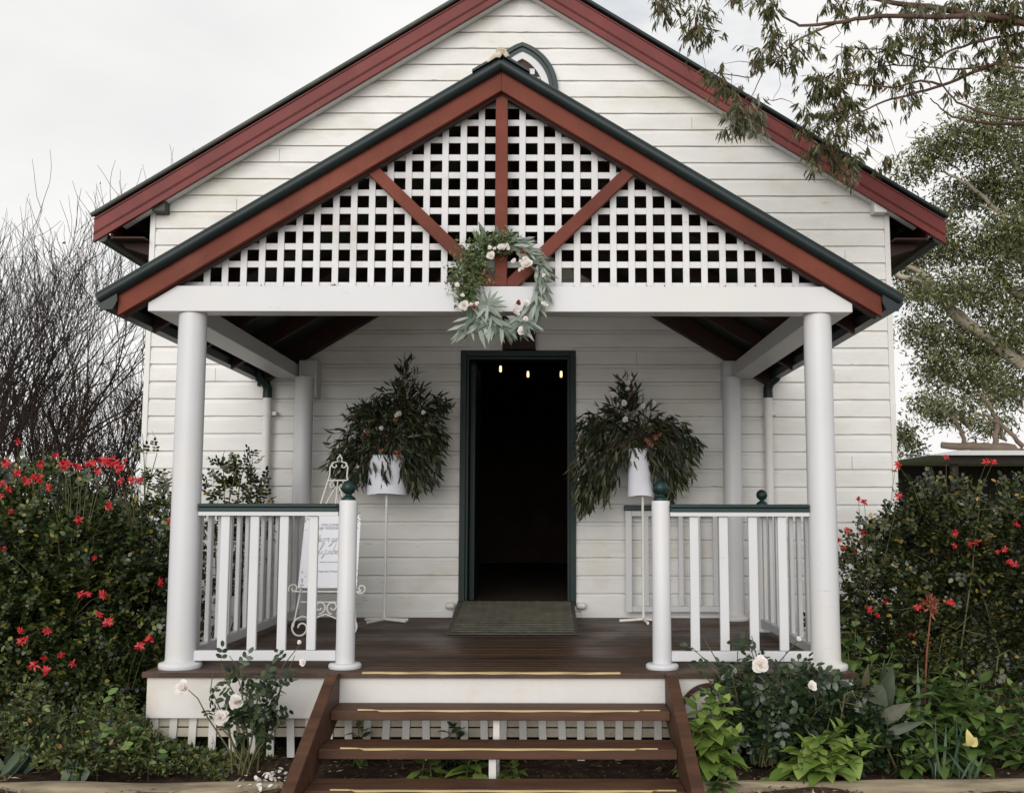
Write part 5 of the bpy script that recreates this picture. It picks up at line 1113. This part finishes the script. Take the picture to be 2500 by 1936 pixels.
CLU = [(60,70,70,90,60,0),(20,20,50,60,40,0),(230,190,100,120,105,0),(250,90,90,70,50,0),(300,260,50,50,24,0),(200,-20,90,50,40,0),(460,0,50,30,16,0),(520,10,30,25,8,0),(680,70,55,60,46,0),(660,0,60,40,30,0),(700,240,80,70,60,0),(640,330,80,70,60,0),(750,370,80,70,55,0),(610,390,50,40,26,0),(840,330,50,60,30,0),(820,420,40,40,16,0),(960,320,40,30,14,0),(900,310,25,20,8,0),(1020,30,70,50,30,0),(1110,40,60,60,34,0),(1140,130,30,50,16,0),(1110,320,60,60,40,0),(1100,430,70,40,34,0),(980,480,90,60,70,0),(960,560,70,60,50,0),(1080,560,100,80,90,0),(1020,680,100,70,85,0),(1150,640,90,80,70,0),(1210,740,90,70,70,0),(1090,790,80,60,60,0),(880,680,50,50,24,0),(930,770,60,60,34,0),(850,780,30,40,14,0),(1250,860,30,40,10,0),(1320,420,70,80,62,0),(1380,330,80,60,44,0),(1400,240,60,50,34,0),(1300,500,60,50,36,0),(1430,480,40,60,22,0),(1430,570,30,50,14,0),(1500,540,50,60,32,0),(1530,620,40,50,18,0),(1490,690,12,30,4,0),(1290,770,40,50,18,0),(1340,800,14,30,4,0),
       (1340,60,60,60,34,1),(1470,120,90,90,60,1),(1550,60,80,60,40,1),(1560,220,70,60,36,0),(1450,260,60,50,30,0),(1540,330,60,50,26,0),(1640,180,90,60,34,0),(1640,330,50,50,24,0),(1520,420,60,40,22,0),(1660,60,90,50,40,1),(1810,120,90,60,40,1),(1790,200,90,60,44,0),(1780,330,50,30,12,0),(1700,400,50,50,20,0),(1610,270,60,60,22,0),(1900,250,60,60,26,0),
       (1990,60,60,90,80,0),(2080,120,80,120,140,0),(2100,240,60,60,70,0),(2150,40,60,60,70,0),(2040,320,50,50,24,0),(2040,400,40,40,16,0),(2120,400,40,50,20,0),(1860,30,70,40,30,0),(2040,440,30,30,8,0),(1380,960,50,50,22,0),(1320,990,30,30,10,0),(1430,960,14,60,8,0),(390,400,20,30,6,0),(2130,330,40,50,20,0),(1750,200,70,60,34,0),(1900,170,70,60,34,0),(1830,400,60,50,24,0),(1950,310,60,50,28,0),(1620,250,60,50,26,0),(1850,520,50,40,14,0),(1740,560,50,40,14,0),(1960,440,50,40,16,0),(2100,520,50,50,16,0),(1930,10,70,40,30,0),(1780,30,70,50,30,0),(1250,330,50,50,20,0),(1180,440,60,50,28,0),(900,240,50,50,16,0),(560,40,40,60,16,0),(1240,40,50,60,22,0),
       (340,480,60,50,44,0),(400,520,60,50,36,0),(300,440,30,30,14,0),(450,530,50,40,24,0),(530,640,100,40,70,1),(480,700,80,60,70,1),(600,700,80,60,60,1),(540,770,80,50,54,1),(430,770,50,40,20,1),(620,790,40,30,14,1),(1010,880,80,50,50,0),(950,900,70,50,44,0),(1060,960,80,50,50,0),(1160,960,60,60,48,0),(960,970,50,40,20,0),(1150,1060,50,40,14,1),(1110,1040,60,30,16,0),(1180,1010,40,40,20,1)]
LA = Leaves(); LB = Leaves(); flat = [p for q in LM for p in q]
for (a, b, ra, rb_, n, kind) in CLU:
    u, v = C3(a, b); c = at(u, v - 8, FY + random.uniform(-.15, .15)); s_ = FY/F*.41398
    near = min(flat, key=lambda p: (p-c).length + (0 if p.z > c.z-.05 else .3))
    mid = near.lerp(c, .55) + Vector((0, 0, .04)); k.tube([near, near.lerp(mid, .5)+Vector((0, 0, .02)), mid, c], [.0035, .003, .0022, .0014], 4)
    T_ = LB if kind else LA
    for s3_ in range(max(2, n//4)):
        e = c + Vector((random.gauss(0, ra*s_*.66), random.gauss(0, .09), random.gauss(0, rb_*s_*.62)))
        k.tube([c, c.lerp(e, .5)+Vector((0, 0, .012)), e], [.0016, .0012, .0008], 3)
        for i in range(9):
            p_ = c.lerp(e, random.uniform(.25, 1.15)) + Vector(rv(1)[0])*.008; l = random.uniform(.045, .10)
            T_.add(tuple(p_), tuple(Vector(rv(1)[0])*.55 + Vector((0, 0, -1.0)) + (e-c).normalized()*.4), tuple(rv(1)[0]), l, l*random.uniform(.14, .25), random.uniform(-.1, .5))
k.build('branches', M['gumtwig'], fg)
LA.build('leaves', M['gum'], fg); LB.build('pale_leaves', M['gumlight'], fg)
# the rest of the crown above and to the right, outside the photograph but shading the roof edge
L_ = Leaves()
for i in range(16): cloud(L_, (4.4+random.uniform(-1.9, 1.6), 6.7+random.uniform(-.9, 1.3), 6.3+random.uniform(-.3, 1.0)), (.9, .8, .5), 800, .15, .8, .22, 10, .12)
L_.build('upper_crown', M['gum'], fg, DIAM)
print('TRIS', sum(len(o.data.polygons) for o in S.objects if o.type == 'MESH'))
